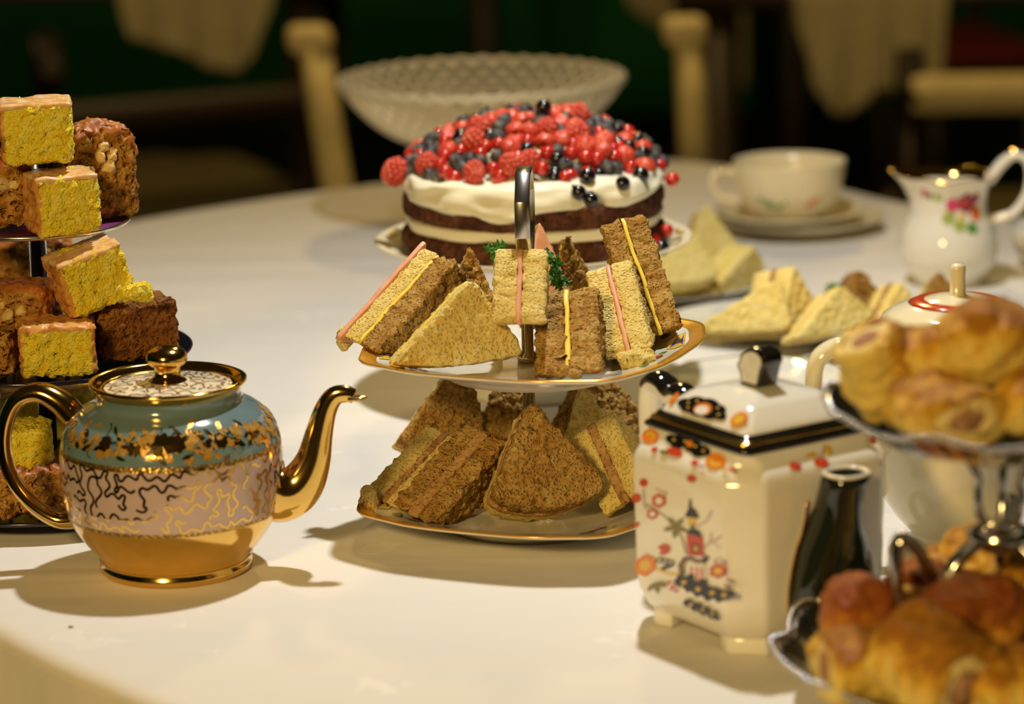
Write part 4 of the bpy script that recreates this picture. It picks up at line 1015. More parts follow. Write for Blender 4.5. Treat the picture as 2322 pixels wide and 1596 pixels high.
def rise(cx, cy, R, z0, flat, h, sx=1.0):      # height of a dish at (x, y): flat middle, then rising to the rim
    def f(x, y):
        s = math.hypot((x - cx) / sx, y - cy) / R
        return T + z0 + h * max(0.0, min(1.15, (s - flat) / (1 - flat)))
    f.z0 = z0; return f
UP = rise(SX + 0.004, SY, PLATE_R, UZ + CL + 0.0002, 0.58, 0.0116)
LO = rise(SX, SY, PLATE_R, 0.006 + CL + 0.0002, 0.58, 0.0116)
RPz = rise(RP.location.x, RP.location.y, 0.082, CL + 0.0034, 0.58, 0.008)
MPz = rise(MP.location.x, MP.location.y, 0.072, CL + 0.0034, 0.58, 0.008, 1.62)
def sandwich(A, B, C, thick, layers, label, group, on=None, mid=False, bulge=0.004, cat='sandwich', name='sandwich'):
    """A, B crust corners and C tip of the visible face (or of the middle plane): seen at (px, py); C also says how far it leans back.
    on: the dish it stands on; without it all three carry their own distance."""
    global SW; SW += 1
    for q in range(1):
        if on:
            a, b = at(A[0], A[1], on.z0 + 0.004), at(B[0], B[1], on.z0 + 0.004); c = pt(C[0], C[1], (a.y + b.y) / 2 + C[2])
        else: a, b, c = [pt(*p) for p in (A, B, C)]
        n3 = (b - a).cross(c - a).normalized()
        if n3.dot(CAM - a) < 0: n3 = -n3
    if mid: a, b, c = [p + n3 * thick / 2 for p in (a, b, c)]
    base = (a + b) / 2 - n3 * thick / 2
    a, b, c = a - base, b - base, c - base
    tot = sum(l[2] for l in layers); t = 0.0; made = []
    for q, (kind, mat, share, ext) in enumerate(layers):
        d = thick * share / tot
        if kind == 'bread_slice':
            made.append((kind, mat, tri_slice(a, b, c, n3, -t - d, -t, SW * 3.3 + q, amp=0.0012 if mat != 'brown_bread' else 0.0023, freq=260, bulge=bulge)))
        else:
            made.append((kind, mat, tri_slice(a, b, c, n3, -t - d - 0.0003, -t + 0.0003, SW * 3.3 + q, rows=16, amp=0.0007, freq=110, bulge=bulge, shrink=-ext)))
        t += d
    if on:                    # let it down onto the dish
        base = base + Vector((0, 0, max(on(base.x + v.x, base.y + v.y) - (base.z + v.z) for k in made if k[0] == 'bread_slice' for v in k[2][0])))
    e = empty(name, base, (0, 0, 0), label, cat, group)
    for kind, mat, (V, Fc) in made:
        if on: V = [Vector((v.x, v.y, max(v.z, on(base.x + v.x, base.y + v.y) - base.z))) for v in V]
        obj(kind, mesh_of(kind, V, Fc), mat, e)
    return e
W, Bn, PB = 'white_bread', 'brown_bread', 'pale_bread'
def two(m1, fill, m2, ext=0.02, fs=0.20):
    nm = {'cheese': 'cheese_slice', 'ham': 'ham_slice', 'meat_paste': 'filling'}[fill]
    return [('bread_slice', m1, 1.0, 0), (nm, fill, fs, ext), ('bread_slice', m2, 1.0, 0)]
gU, gL = 'sandwiches on the upper plate of the sandwich stand', 'sandwiches on the lower plate of the sandwich stand'
# upper plate
sandwich((890, 868), (1198, 842), (1072, 668, 0.014), 0.024, two(W, 'cheese', W, 0.03), 'white bread and cheese triangle with its face to the front of the upper plate', gU, UP, bulge=0.003)
sandwich((850, 830), (1015, 785), (1044, 612, 0.018), 0.030, [('bread_slice', Bn, 1.0, 0), ('cheese_slice', 'cheese', 0.12, 0.0), ('bread_slice', W, 0.8, 0), ('ham_slice', 'ham', 0.18, 0.09)], 'leaning brown and white sandwich with a pink ham edge at the left', gU, UP)
sandwich((990, 780), (1150, 775), (1068, 600, 0.02), 0.022, two(Bn, 'cheese', Bn, 0.03), 'brown cheese sandwich tucked behind the front white triangle on the upper plate', gU, UP)
sandwich((1176, 738, 1.650), (1190, 690, 1.735), (1181, 556, 1.682), 0.029, two(W, 'ham', W, 0.02, 0.16), 'upright white ham sandwich on top of the pile, cut edge facing front', gU, None, True, bulge=0.001)
sandwich((1290, 858), (1312, 775), (1283, 652, 0.0), 0.036, two(Bn, 'cheese', Bn, 0.02, 0.14), 'crumbly brown cheese sandwich standing right of the front white triangle', gU, UP, True, bulge=0.002)
sandwich((1428, 826), (1432, 740), (1376, 612, 0.0), 0.027, two(W, 'ham', W, 0.04, 0.16), 'white sandwich with a thin ham line at the right of the upper plate', gU, UP, True, bulge=0.002)
sandwich((1500, 796), (1456, 730), (1410, 524, 0.005), 0.026, two(Bn, 'cheese', Bn, 0.03, 0.14), 'tall brown cheese sandwich at the far right of the upper plate', gU, UP, True)
sandwich((1185, 745), (1305, 738), (1224, 552, 0.015), 0.022, [('ham_slice', 'ham', 0.2, 0.0), ('bread_slice', Bn, 1.0, 0), ('bread_slice', Bn, 0.8, 0)], 'brown sandwich with a bare pink ham slice behind the chrome ring', gU, UP)
sandwich((1255, 735), (1370, 728), (1285, 590, 0.01), 0.018, two(Bn, 'cheese', Bn, 0.0), 'brown sandwich at the back of the upper plate, mostly hidden by the white ham one', gU, UP)
# lower plate
sandwich((1118, 1200), (1385, 1168), (1206, 975, 0.025), 0.028, two(Bn, 'meat_paste', W, 0.03, 0.45), 'big brown triangle with rounded crust at the front of the lower plate', gL, LO, bulge=0.010)
sandwich((978, 1198), (1118, 1140), (1152, 998, 0.02), 0.030, two(Bn, 'meat_paste', Bn, 0.03, 0.5), 'brown meat-paste sandwich left of the big brown triangle on the lower plate', gL, LO, bulge=0.004)
sandwich((902, 1168), (1032, 1112), (1058, 1000, 0.02), 0.026, two(W, 'meat_paste', W, 0.02, 0.3), 'white crusted sandwich at the left end of the lower plate', gL, LO, bulge=0.004)
sandwich((905, 1085), (1112, 1062), (1050, 882, 0.03), 0.024, two(Bn, 'meat_paste', W, 0.02, 0.4), 'tall brown sandwich at the back left of the lower plate', gL, LO)
sandwich((1080, 1055), (1230, 1050), (1150, 890, 0.02), 0.022, two(Bn, 'meat_paste', Bn, 0.0, 0.3), 'brown sandwich left of the chrome rod at the back of the lower plate', gL, LO)
sandwich((1245, 1062), (1490, 1050), (1342, 882, 0.02), 0.022, two(Bn, 'meat_paste', Bn, 0.02, 0.4), 'brown sandwich at the back right of the lower plate', gL, LO)
sandwich((1268, 1090), (1440, 1080), (1320, 908, 0.02), 0.018, two(W, 'meat_paste', Bn, 0.0, 0.3), 'pale white sandwich facing front right of the rod on the lower plate', gL, LO)
sandwich((1420, 1170), (1455, 1095), (1335, 982, 0.01), 0.030, two(W, 'meat_paste', W, 0.03, 0.4), 'white sandwich with brown filling beside the square teapot on the lower plate', gL, LO, True, bulge=0.003)
# plate beside the berry cake (blurred, pale)
gR = 'pale sandwiches on the plate beside the berry cake'
sandwich((1480, 700), (1640, 685), (1562, 570, 0.03), 0.026, two(PB, 'cheese', PB, 0.02, 0.15), 'pale sandwich at the front of the plate beside the berry cake', gR, RPz)
sandwich((1612, 688), (1742, 650), (1716, 575, 0.02), 0.028, two(PB, 'cheese', PB, 0.02, 0.15), 'pale crustless sandwich at the right end of the plate beside the berry cake', gR, RPz)
sandwich((1560, 640), (1700, 625), (1600, 496, 0.02), 0.026, two(PB, 'cheese', 'crust', 0.0, 0.1), 'pale sandwich with browned crust at the back of the plate near the saucer', gR, RPz)
sandwich((1430, 680), (1560, 665), (1490, 550, 0.02), 0.022, two(PB, 'cheese', PB, 0.02, 0.15), 'pale sandwich half hidden behind the tall brown one of the stand', gR, RPz)
# plate behind the square teapot
gM = 'sandwiches on the plate behind the square teapot'
sandwich((1552, 818), (1800, 806), (1768, 690, 0.02), 0.028, two(PB, 'meat_paste', PB, 0.02, 0.25), 'large pale triangle lying at the left of the plate behind the square teapot', gM, MPz, bulge=0.001)
sandwich((1812, 822), (1992, 775), (1905, 698, 0.02), 0.022, two(PB, 'ham', PB, 0.0, 0.12), 'smooth pale triangle leaning with its tip up near the ivory pot handle', gM, MPz)
sandwich((1770, 800), (1870, 770), (1800, 650, 0.01), 0.036, two(PB, 'meat_paste', PB, 0.02, 0.25), 'upright pale sandwich with layered cut edge in the middle of its plate', gM, MPz)
sandwich((1680, 760), (1840, 755), (1735, 662, 0.02), 0.024, two(PB, 'meat_paste', Bn, 0.02, 0.25), 'pale sandwich at the back left behind the square teapot', gM, MPz)
sandwich((1895, 750), (2030, 740), (1950, 632, 0.01), 0.030, two(Bn, 'meat_paste', Bn, 0.02, 0.4), 'brown sandwich crowned with parsley at the back of the plate', gM, MPz)
sandwich((1985, 775), (2110, 755), (2045, 655, 0.01), 0.028, two(PB, 'meat_paste', PB, 0.02, 0.5), 'pale filled sandwich right of the parsley, behind the ivory pot lid', gM, MPz)
sandwich((2080, 745), (2200, 738), (2130, 645, 0.01), 0.026, two(Bn, 'meat_paste', PB, 0.02, 0.4), 'rightmost crumbly sandwich behind the finial of the ivory pot', gM, MPz)
# loose bits of crust
def chunk(px, py, y, r, mat, label, seed, name='bread_crumb', cat='crumb', sc=(1, 0.8, 0.7), amp=0.35):
    c = pt(px, py, y); V, Fc = icos(4, 1.0)
    V = [Vector((v.x * r * sc[0], v.y * r * sc[1], v.z * r * sc[2])) for v in V]; V = rough(V, r * amp, 0.9 / r, seed, 3)
    return obj(name, mesh_of(name, V, Fc), mat, None, c, None, label, cat)
chunk(1288, 842, 1.640, 0.0075, 'brown_bread', 'toasted crumb lying at the front edge of the upper plate', 1.3, sc=(1, 0.8, 0.55))
chunk(785, 765, 1.720, 0.0070, 'white_bread', 'broken bit of crust at the far left of the upper plate', 2.1, sc=(0.8, 0.8, 1.0))
chunk(1440, 815, 1.672, 0.0085, 'white_bread', 'curl of white crust hanging below the ham-line sandwich', 4.4, sc=(1.2, 0.9, 0.75))
chunk(838, 1130, 1.690, 0.0075, 'white_bread', 'torn crust end at the far left of the lower plate', 5.2, sc=(0.7, 1, 1.1))
chunk(160, 1423, at(160, 1423, CL).y, 0.0014, 'ginger_sponge', 'tiny dark crumb on the bare tablecloth at lower left', 6.0)
# parsley
def parsley(px, py, y, size, label, seed, group='sprigs of parsley'):
    c = pt(px, py, y); e = empty('parsley_sprig', c, (0, 0, 0), label, 'parsley', group); rnd = random.Random(seed)
    obj('stem', mesh_of('stem', *tube(crom([(0, 0.004, -size * 0.9), (0.001, 0.002, -size * 0.4), (0, 0, 0)], 4), 0.0009, 6)), 'parsley_green', e)
    for k in range(9):
        a = rnd.uniform(0, 2 * PI); d = Vector((math.cos(a), rnd.uniform(-0.6, 0.3), math.sin(a) * 0.7)); cpos = d * size * rnd.uniform(0.2, 0.75)
        nrm = Vector((rnd.uniform(-0.5, 0.5), -0.8, rnd.uniform(0.2, 0.9))).normalized(); ux = nrm.orthogonal().normalized(); uy = nrm.cross(ux); V = [cpos]; R = size * rnd.uniform(0.32, 0.5); n = 26
        for i in range(n):
            b = 2 * PI * i / n; r = R * (0.72 + 0.28 * math.cos(5 * b) + 0.12 * math.cos(13 * b)); V.append(cpos + ux * r * math.cos(b) + uy * r * math.sin(b) + nrm * rnd.uniform(-0.12, 0.2) * R)
        m = len(V); V = V + [p - nrm * 0.0004 for p in V]
        Fc = [(0, 1 + i, 1 + (i + 1) % n) for i in range(n)] + [(m, m + 1 + (i + 1) % n, m + 1 + i) for i in range(n)] + [(1 + i, m + 1 + i, m + 1 + (i + 1) % n, 1 + (i + 1) % n) for i in range(n)]
        obj('leaf', mesh_of('leaf', V, Fc, False), 'parsley_green', e)
parsley(1122, 572, 1.735, 0.0100, 'parsley sprig peeping out left of the upright ham sandwich', 1)
parsley(1236, 590, 1.745, 0.0110, 'parsley sprig between the upright ham sandwich and the bare ham', 2)
parsley(1268, 632, 1.720, 0.0095, 'parsley sprig resting on the crumbly brown cheese sandwich', 3)
parsley(1948, 690, 2.165, 0.012, 'parsley sprig on the brown sandwich behind the square teapot', 4)
parsley(1890, 700, 2.17, 0.011, 'parsley sprig beside the smooth leaning sandwich', 5)
parsley(1890, 662, 2.235, 0.010, 'parsley sprig at the back rim of the sandwich plate', 6)
# ================================================================== berry cake
CK = empty('berry_cake', (KX, KY, T + CL + KZ), (0, 0, 0), 'round chocolate layer cake filled and topped with whipped cream', 'cake')
def cake_layer(name, R, z0, z1, seed, parent):
    prof = [(0.0, z0)] + [(R * k, z0) for k in (0.5, 0.9)] + [(R * 0.97, z0 + 0.001), (R * 0.995, z0 + 0.004), (R, (z0 + z1) / 2), (R * 0.995, z1 - 0.005), (R * 0.97, z1 - 0.0015), (R * 0.9, z1)] + [(R * 0.5, z1), (0.0, z1)]
    prof = crom(prof, 3); prof = [(max(0, r), z) for r, z in prof]
    V, Fc = lathe(prof, 150); V = rough(V, 0.0017, 60, seed, 3)
    return obj(name, mesh_of(name, V, Fc), 'cocoa_sponge', parent)
cake_layer('sponge_layer', 0.0880, 0.0026, 0.0185, 1.0, CK)
cake_layer('sponge_layer', 0.0870, 0.0245, 0.0425, 2.0, CK)
V, Fc = lathe(crom([(0.0, 0.0165), (0.06, 0.0165), (0.0815, 0.0170), (0.0850, 0.0190), (0.0855, 0.0220), (0.0835, 0.0255), (0.06, 0.0262), (0.0, 0.0262)], 3), 120)
V = [(max(0, 1 + 0.012 * math.sin(5 * math.atan2(v[1], v[0]) + 1) + 0.01 * math.sin(11 * math.atan2(v[1], v[0]))) * v[0], (1 + 0.012 * math.sin(5 * math.atan2(v[1], v[0]) + 1) + 0.01 * math.sin(11 * math.atan2(v[1], v[0]))) * v[1], v[2]) for v in V]
obj('cream_filling', mesh_of('cream_filling', V, Fc), 'whipped_cream', CK)
# cream top: spread unevenly, sagging over the edge in places
def edge_drop(a):             # how far the cream hangs over the side
    d = (a + PI / 2 + PI) % (2 * PI) - PI      # 0 at the front
    return 0.0030 + 0.0105 * math.exp(-((d + 0.28) / 0.26) ** 2) + 0.0040 * math.exp(-((d - 0.20) / 0.22) ** 2) + 0.0030 * math.exp(-((d - 0.75) / 0.15) ** 2) + 0.0035 * math.exp(-((d + 1.0) / 0.3) ** 2) + 0.0016 * math.sin(5 * a) + 0.001 * math.sin(11 * a + 1)
V, Fc = [], []; n = 180; K = 30
for k in range(K + 1):
    for i in range(n):
        a = 2 * PI * i / n; ed = edge_drop(a); RR = 0.0880 + 0.0016 * math.sin(7 * a) + 0.0016 * math.sin(3 * a + 2) + 0.003 * noise.noise(Vector((math.cos(a) * 3.5, math.sin(a) * 3.5, 4))) + ed * 0.12
        t_ = k / K
        if t_ < 0.62:
            s = t_ / 0.62; r = RR * 0.93 * s; z = 0.0545 + 0.0018 * math.sin(r * 160 + 3 * a) * s + 0.003 * noise.noise(Vector((r * math.cos(a) * 40, r * math.sin(a) * 40, 0)))
        elif t_ < 0.88:
            s = (t_ - 0.62) / 0.26; b = s * PI / 2; zb = 0.0425 - ed
            r = RR * (0.93 + 0.07 * math.sin(b)); z = zb + 0.003 + (0.0545 - zb - 0.003) * math.cos(b) ** 0.9 if b < PI / 2 - 1e-6 else zb + 0.003
            r += 0.0032 * noise.noise(Vector((math.cos(a) * 5, math.sin(a) * 5, z * 150)))
        else:
            s = (t_ - 0.88) / 0.12; zb = 0.0425 - ed; r = RR - 0.004 * s * s; z = zb + 0.003 * (1 - s) ** 0.5 * 1.0
        V.append((r * math.cos(a), r * math.sin(a), z))
for k in range(K):
    for i in range(n):
        j = (i + 1) % n; Fc.append((k * n + i, k * n + j, (k + 1) * n + j, (k + 1) * n + i))
nb = len(V)
for i in range(n):
    a = 2 * PI * i / n; V.append((0.080 * math.cos(a), 0.080 * math.sin(a), 0.0420))
for i in range(n): j = (i + 1) % n; Fc.append((K * n + i, K * n + j, nb + j, nb + i))
obj('cream_top', mesh_of('cream_top', [Vector(v) for v in V], Fc), 'whipped_cream', CK)
# berries ---------------------------------------------------------------
B0 = Vector((KX, KY, T + CL + KZ))
me_s = {}
for nm, r, mat in (('red', 0.0050, 'red_currant'), ('black', 0.0051, 'black_currant'), ('blue', 0.0054, 'frosted_berry')):
    me = mesh_of('berry_' + nm, *icos(3, r)); me.materials.append(M[mat]); me_s[nm] = me
me_cal = mesh_of('calyx', *lathe([(0.0, 0.0046), (0.0012, 0.0050), (0.0013, 0.0062), (0.0006, 0.0064), (0.0, 0.0050)], 8)); me_cal.materials.append(M['black_currant'])
def rasp(seed):
    rnd = random.Random(seed); parts = [moved(icos(2, 1), (0, 0, 0), (0.0070, 0.0070, 0.0082))]; b = icos(2, 0.0023)
    for k in range(58):
        z = 1 - 2 * (k + 0.5) / 58; a = k * 2.39996; s = math.sqrt(1 - z * z)
        parts.append(moved(b, (0.0071 * s * math.cos(a), 0.0071 * s * math.sin(a), 0.0084 * z), [rnd.uniform(0.85, 1.1)] * 3))
    return join(parts)
me_r = mesh_of('raspberry', *rasp(1)); me_r.materials.append(M['raspberry_skin'])
def half_rasp():              # cut open berry, its hollow to the outside
    prof = [(0.0, 0.006), (0.004, 0.0058), (0.0068, 0.004), (0.0084, 0.0), (0.0080, -0.003), (0.0062, -0.0045), (0.0045, -0.0030), (0.0030, 0.0005), (0.0, 0.0015)]
    V, Fc = lathe(crom(prof, 2), 26); return rough([Vector((max(-1, v[0]), v[1], v[2])) for v in V], 0.0012, 420, 3, 1), Fc
me_h = mesh_of('halved_raspberry', *half_rasp()); me_h.materials.append(M['raspberry_skin'])
KIND = dict(red=('red_currant', 'glossy red currant in the heap on the berry cake', 'currant', 'red currants heaped on the cake'),
            black=('black_currant', 'shiny black currant in the heap on the berry cake', 'currant', 'black currants heaped on the cake'),
            blue=('blueberry', 'frosty grey-blue blueberry in the heap on the berry cake', 'blueberry', 'frosted blueberries heaped on the cake'),
            rasp=('raspberry', 'whole red raspberry in the heap on the berry cake', 'raspberry', 'raspberries heaped on the cake'),
            half=('raspberry', 'crushed raspberry in the heap, its pale hollow showing', 'raspberry', 'crushed raspberries heaped on the cake'))
RAD = dict(red=0.0048, black=0.0049, blue=0.0052, rasp=0.0072, half=0.0064)
def dome(x, y):               # height of the heap above the cake's foot
    r = math.hypot(x / 0.086, (y - 0.012) / 0.072)
    return 0.0545 + 0.0330 * max(0, 1 - r * r) ** 0.80
placed = []
def berry(kind, p, label=None, group=None, rot=None):
    nm, lb, ct, gr = KIND[kind]; rnd = random.Random(len(placed) * 7 + 3)
    me = me_r if kind == 'rasp' else me_h if kind == 'half' else me_s[kind]
    o = bpy.data.objects.new(nm, me); col.objects.link(o); o.location = p
    o.rotation_euler = rot or (rnd.uniform(-0.8, 0.8), rnd.uniform(-0.8, 0.8), rnd.uniform(0, 6))
    s = rnd.uniform(0.88, 1.10) * (0.86 if kind == 'half' else 0.9 if kind == 'rasp' else 1.0); o.scale = (s, s, s)
    tag(o, label or lb, ct, group or (None if label else gr))
    if kind in ('black', 'blue'):
        c = bpy.data.objects.new('calyx', me_cal); col.objects.link(c); c.parent = o
    placed.append((Vector(p), RAD[kind]))
    return o
def on_heap(px, py):          # where the line of sight meets the heap
    d = ray(px, py); d.normalize(); s = 1.6
    while s < 2.6:
        q = CAM + d * s - B0
        if math.hypot(q.x, q.y) < 0.092 and q.z < dome(q.x, q.y) + 0.002: return CAM + d * s
        s += 0.0008
    return None
# the ones that can be told apart
berry('rasp', on_heap(1075, 388) + Vector((0, -0.004, 0.000)), 'big whole raspberry sagging onto the cream at the front left of the heap', rot=(2.2, 0.4, 0))
berry('red', on_heap(1010, 388) + Vector((0, -0.002, 0)), 'red currant just left of the big sagging raspberry')
berry('rasp', on_heap(968, 372), 'raspberry at the left shoulder of the heap on the cream')
berry('rasp', B0 + Vector((-0.0905, -0.012, 0.0545)), 'raspberry hanging at the far left edge of the cream')
berry('black', B0 + Vector((0.0085, 0.0, dome(0.0085, 0.0) + 0.0070)), 'black currant at the very top of the heap')
berry('rasp', B0 + Vector((0.032, 0.004, dome(0.032, 0.004) + 0.004)), 'large raspberry at the top right of the heap')
berry('red', B0 + Vector((0.0925, -0.010, 0.0450)), 'red currant hanging off the right edge of the cream')
for (px, py, k, lb) in ((1257, 402, 'black', 'black currant on the cream right of the chrome ring handle'), (1282, 402, 'red', 'red currant on the cream between two black currants'), (1312, 436, 'black', 'black currant sliding down the cream, upper of the front pair'),
                        (1340, 453, 'black', 'black currant lowest on the cream at the front'), (1332, 400, 'black', 'black currant at the cream edge right of a red one'), (1306, 388, 'blue', 'dark blueberry at the front edge of the heap above the black pair'),
                        (1412, 416, 'black', 'lone black currant on the cream at the right'), (1453, 397, 'black', 'black currant at the right end of the red row on the cream')):
    d = ray(px, py); best = None; s = 1.6
    while s < 2.3:
        q = CAM + d.normalized() * s - B0; r = math.hypot(q.x, q.y)
        zc = 0.0545 if r < 0.082 else 0.0545 - (r - 0.082) / 0.0075 * 0.010
        if r < 0.0915 and q.z < zc + 0.004: best = q; break
        s += 0.0006
    if best: berry(k, B0 + best, lb)
for (px, py, k, lb) in ((1482, 542, 'red', 'red currant fallen on the stand at the right of the cake'), (1512, 522, 'red', 'red currant fallen on the stand rim furthest right'), (1500, 562, 'black', 'black currant fallen on the stand at the right, nearest one'), (1478, 522, 'black', 'black currant against the cake side above the fallen red one')):
    y = KY - 0.035 if py > 530 else KY - 0.02; p = pt(px, py, y); berry(k, p, lb)
# the rest of the heap: raspberries first, then the small fruit between them
def where(p):
    x, y = p.x - KX, p.y - KY
    return ('left' if x < -0.028 else 'right' if x > 0.028 else 'middle') + (' front' if y < -0.022 else ' back' if y > 0.022 else '')
LB_ = dict(red='glossy red currant in the %s of the berry heap', black='shiny black currant in the %s of the berry heap', blue='frosty grey-blue blueberry in the %s of the berry heap',
           rasp='whole red raspberry in the %s of the berry heap', half='crushed raspberry in the %s of the berry heap')
def free(p, rr, k): return all((p - q).length > (rr + qr) * k for q, qr in placed)
def heap_berry(k, p): berry(k, p, LB_[k] % where(p), KIND[k][3] + ', ' + where(p))
for px, py, k in ((1074, 321, 'rasp'), (1158, 334, 'half'), (1204, 298, 'half'), (1089, 290, 'rasp'), (1235, 322, 'half'), (1272, 316, 'half'), (1158, 374, 'rasp'), (1200, 366, 'rasp'), (1371, 318, 'half'),
                  (1402, 328, 'rasp'), (1365, 340, 'half'), (1306, 304, 'rasp'), (1110, 312, 'rasp'), (1180, 275, 'half'), (1420, 352, 'half'), (1445, 362, 'rasp'), (1040, 330, 'rasp'), (1000, 350, 'rasp'), (1240, 292, 'rasp'), (1330, 330, 'half'), (1462, 378, 'half')):
    p = on_heap(px, py)
    if p and free(p, RAD[k], 0.80): heap_berry(k, p)
rnd = random.Random(21); tries = 0; cnt = 0
while tries < 30000 and cnt < 230:
    tries += 1
    a = rnd.uniform(0, 2 * PI); r = math.sqrt(rnd.random()); x, y = 0.087 * r * math.cos(a), 0.070 * r * math.sin(a) + 0.012
    if y > 0.040 or math.hypot(x, y) > 0.087: continue
    k = rnd.choice(('red', 'red', 'red', 'blue', 'black', 'black'))  if x > -0.01 and y < -0.02 else rnd.choice(('red', 'blue', 'blue', 'black', 'blue', 'half'))
    p = B0 + Vector((x, y, dome(x, y) + rnd.uniform(-0.002, 0.0015)))
    if free(p, RAD[k], 0.74): heap_berry(k, p); cnt += 1

# ================================================================== cut cake on the three-tier stand
def cake_block(px, py, z, dims, yaw, sponge, label, icing=None, tilt=(0, 0), seed=1.0, r=0.003, group='cake pieces on the three-tier stand', dz=0.0, name='cake_square', skin=None, amp=0.0016, y=None, dome_=0.0, nuts=0, cat='cake piece', side=False):
    """px, py: where the middle of the piece's front lower edge is seen on the level z"""
    g = at(px, py, z) if y is None else pt(px, py, y)
    e = empty(name, g + Vector((math.sin(-yaw) * -dims[1] * 0 , 0, 0)), (0, 0, 0), label, cat, group)
    e.rotation_euler = Euler((tilt[0], tilt[1], yaw))
    off = (0, dims[1] / 2, 0)
    V, Fc = rbox(dims[0], dims[1], dims[2], r, fine=0.0017)
    if dome_: V = [Vector((v.x, v.y, v.z + (v.z / dims[2]) * dome_ * math.cos(v.x / dims[0] * PI * 0.9))) for v in V]
    V = [v + Vector(off) for v in V]
    V = rough(V, amp * 1.25, 260, seed, 3); V = rough(V, amp * 0.8, 45, seed + 5, 1)
    zmin = min(v.z for v in V); V = [Vector((v.x, v.y, v.z - zmin)) for v in V]
    mi = None; mats = [sponge]
    if skin:
        mats = [sponge, skin]; zt = dims[2]
        mi = []
        for f in Fc:
            c = sum((V[i] for i in f), Vector()) / 4
            mi.append((1 if c.x < -dims[0] / 2 + 0.0022 else 0) if side else 1 if c.z > zt * 0.965 + dome_ * math.cos(c.x / dims[0] * PI * 0.9) - 0.0012 or abs(c.x) > dims[0] / 2 - 0.0018 else 0)
    obj('sponge', mesh_of('sponge', V, Fc, True, mi), mats, e)
    if icing:
        th = 0.0032; V, Fc = rbox(dims[0] * 1.02, dims[1] * 1.02, th, 0.0014, fine=0.0022); V = [v + Vector((0, dims[1] / 2, dims[2] - 0.0004)) for v in V]
        if dome_: V = [Vector((v.x, v.y, v.z + dome_ * math.cos(v.x / dims[0] * PI * 0.9))) for v in V]
        V = [Vector((v.x, v.y, v.z - (0.0016 * max(0, nz(v, 120, seed)) if v.z < dims[2] + 0.0005 else 0))) for v in V]; V = rough(V, 0.0010, 110, seed, 2)
        obj('icing', mesh_of('icing', V, Fc), icing, e)
    rnd = random.Random(int(seed * 10))
    for k in range(nuts):
        q = icos(3, 1.0); s = rnd.uniform(0.0022, 0.0042); V = rough([v * s for v in q[0]], s * 0.5, 0.7 / s, k + seed, 2)
        obj('walnut_piece', mesh_of('walnut_piece', V, q[1]), 'nut', e, (rnd.uniform(-0.42, 0.42) * dims[0], 0.0006, rnd.uniform(0.12, 0.98) * dims[2]))
    return e
R_ = math.radians
g1 = 'cake pieces on the top board'
zt1, zt2, zt3 = Z1 + CL + 0.0022, Z2 + CL + 0.0022, Z3 + CL + 0.0022
cake_block(160, 540, zt1, (0.0365, 0.034, 0.0330), R_(22), 'lemon_sponge', 'iced lemon sponge square on the purple board, lower of the two', 'sugar_icing', seed=1.1, skin='glaze_side', side=True)
cake_block(88, 382, 0, (0.0400, 0.036, 0.0340), R_(9), 'lemon_sponge', 'iced lemon sponge square balanced on top of the other lemon squares', 'sugar_icing', seed=2.2, skin='glaze_side', side=True, y=at(150, 540, zt1).y + 0.003)
cake_block(246, 505, zt1, (0.040, 0.026, 0.0470), R_(24), 'walnut_sponge', 'domed slice of walnut loaf at the right of the purple board', skin='cake_skin', seed=3.3, r=0.006, dome_=0.0085, name='loaf_slice', nuts=9, amp=0.0022)
cake_block(5, 528, zt1, (0.036, 0.028, 0.0400), R_(10), 'walnut_sponge', 'dark walnut slice at the left edge of the purple board', skin='cake_skin', seed=4.1, r=0.005, name='loaf_slice', nuts=4, amp=0.002)
# middle board
cake_block(135, 862, zt2, (0.0420, 0.034, 0.0300), R_(8), 'lemon_sponge', 'glazed lemon square with orange sides at the front of the middle board', None, seed=5.5, skin='glaze_side', tilt=(0, 0))
cake_block(322, 822, zt2, (0.0480, 0.034, 0.0330), R_(27), 'ginger_sponge', 'dark ginger cake slab at the right of the middle board', None, seed=6.6, name='cake_slab')
cake_block(242, 706, 0, (0.0390, 0.034, 0.0330), R_(24), 'lemon_sponge', 'tilted lemon sponge square resting on the ginger slab', 'sugar_icing', seed=7.7, skin='glaze_side', side=True, y=at(235, 850, zt2).y + 0.010, tilt=(0, R_(-15)))
chunk(312, 662, at(235, 850, zt2).y + 0.014, 0.0085, 'lemon_sponge', 'broken lump of lemon sponge right of the tilted lemon square', 3.0, sc=(1.1, 1.0, 0.75))
cake_block(80, 720, zt2, (0.050, 0.030, 0.0440), R_(6), 'walnut_sponge', 'domed walnut loaf slice behind the rod under the purple board', skin='cake_skin', seed=8.8, r=0.006, dome_=0.006, name='loaf_slice')
cake_block(25, 775, 0, (0.0440, 0.032, 0.0310), R_(-12), 'walnut_sponge', 'rough walnut cake piece at the left edge of the middle board', skin='cake_skin', seed=9.9, nuts=6, y=at(30, 850, zt2).y + 0.016, r=0.006)
cake_block(-22, 858, zt2, (0.026, 0.030, 0.0250), R_(-6), 'walnut_sponge', 'crumbly brown cake corner at the far left of the middle board', seed=10.3, nuts=3)
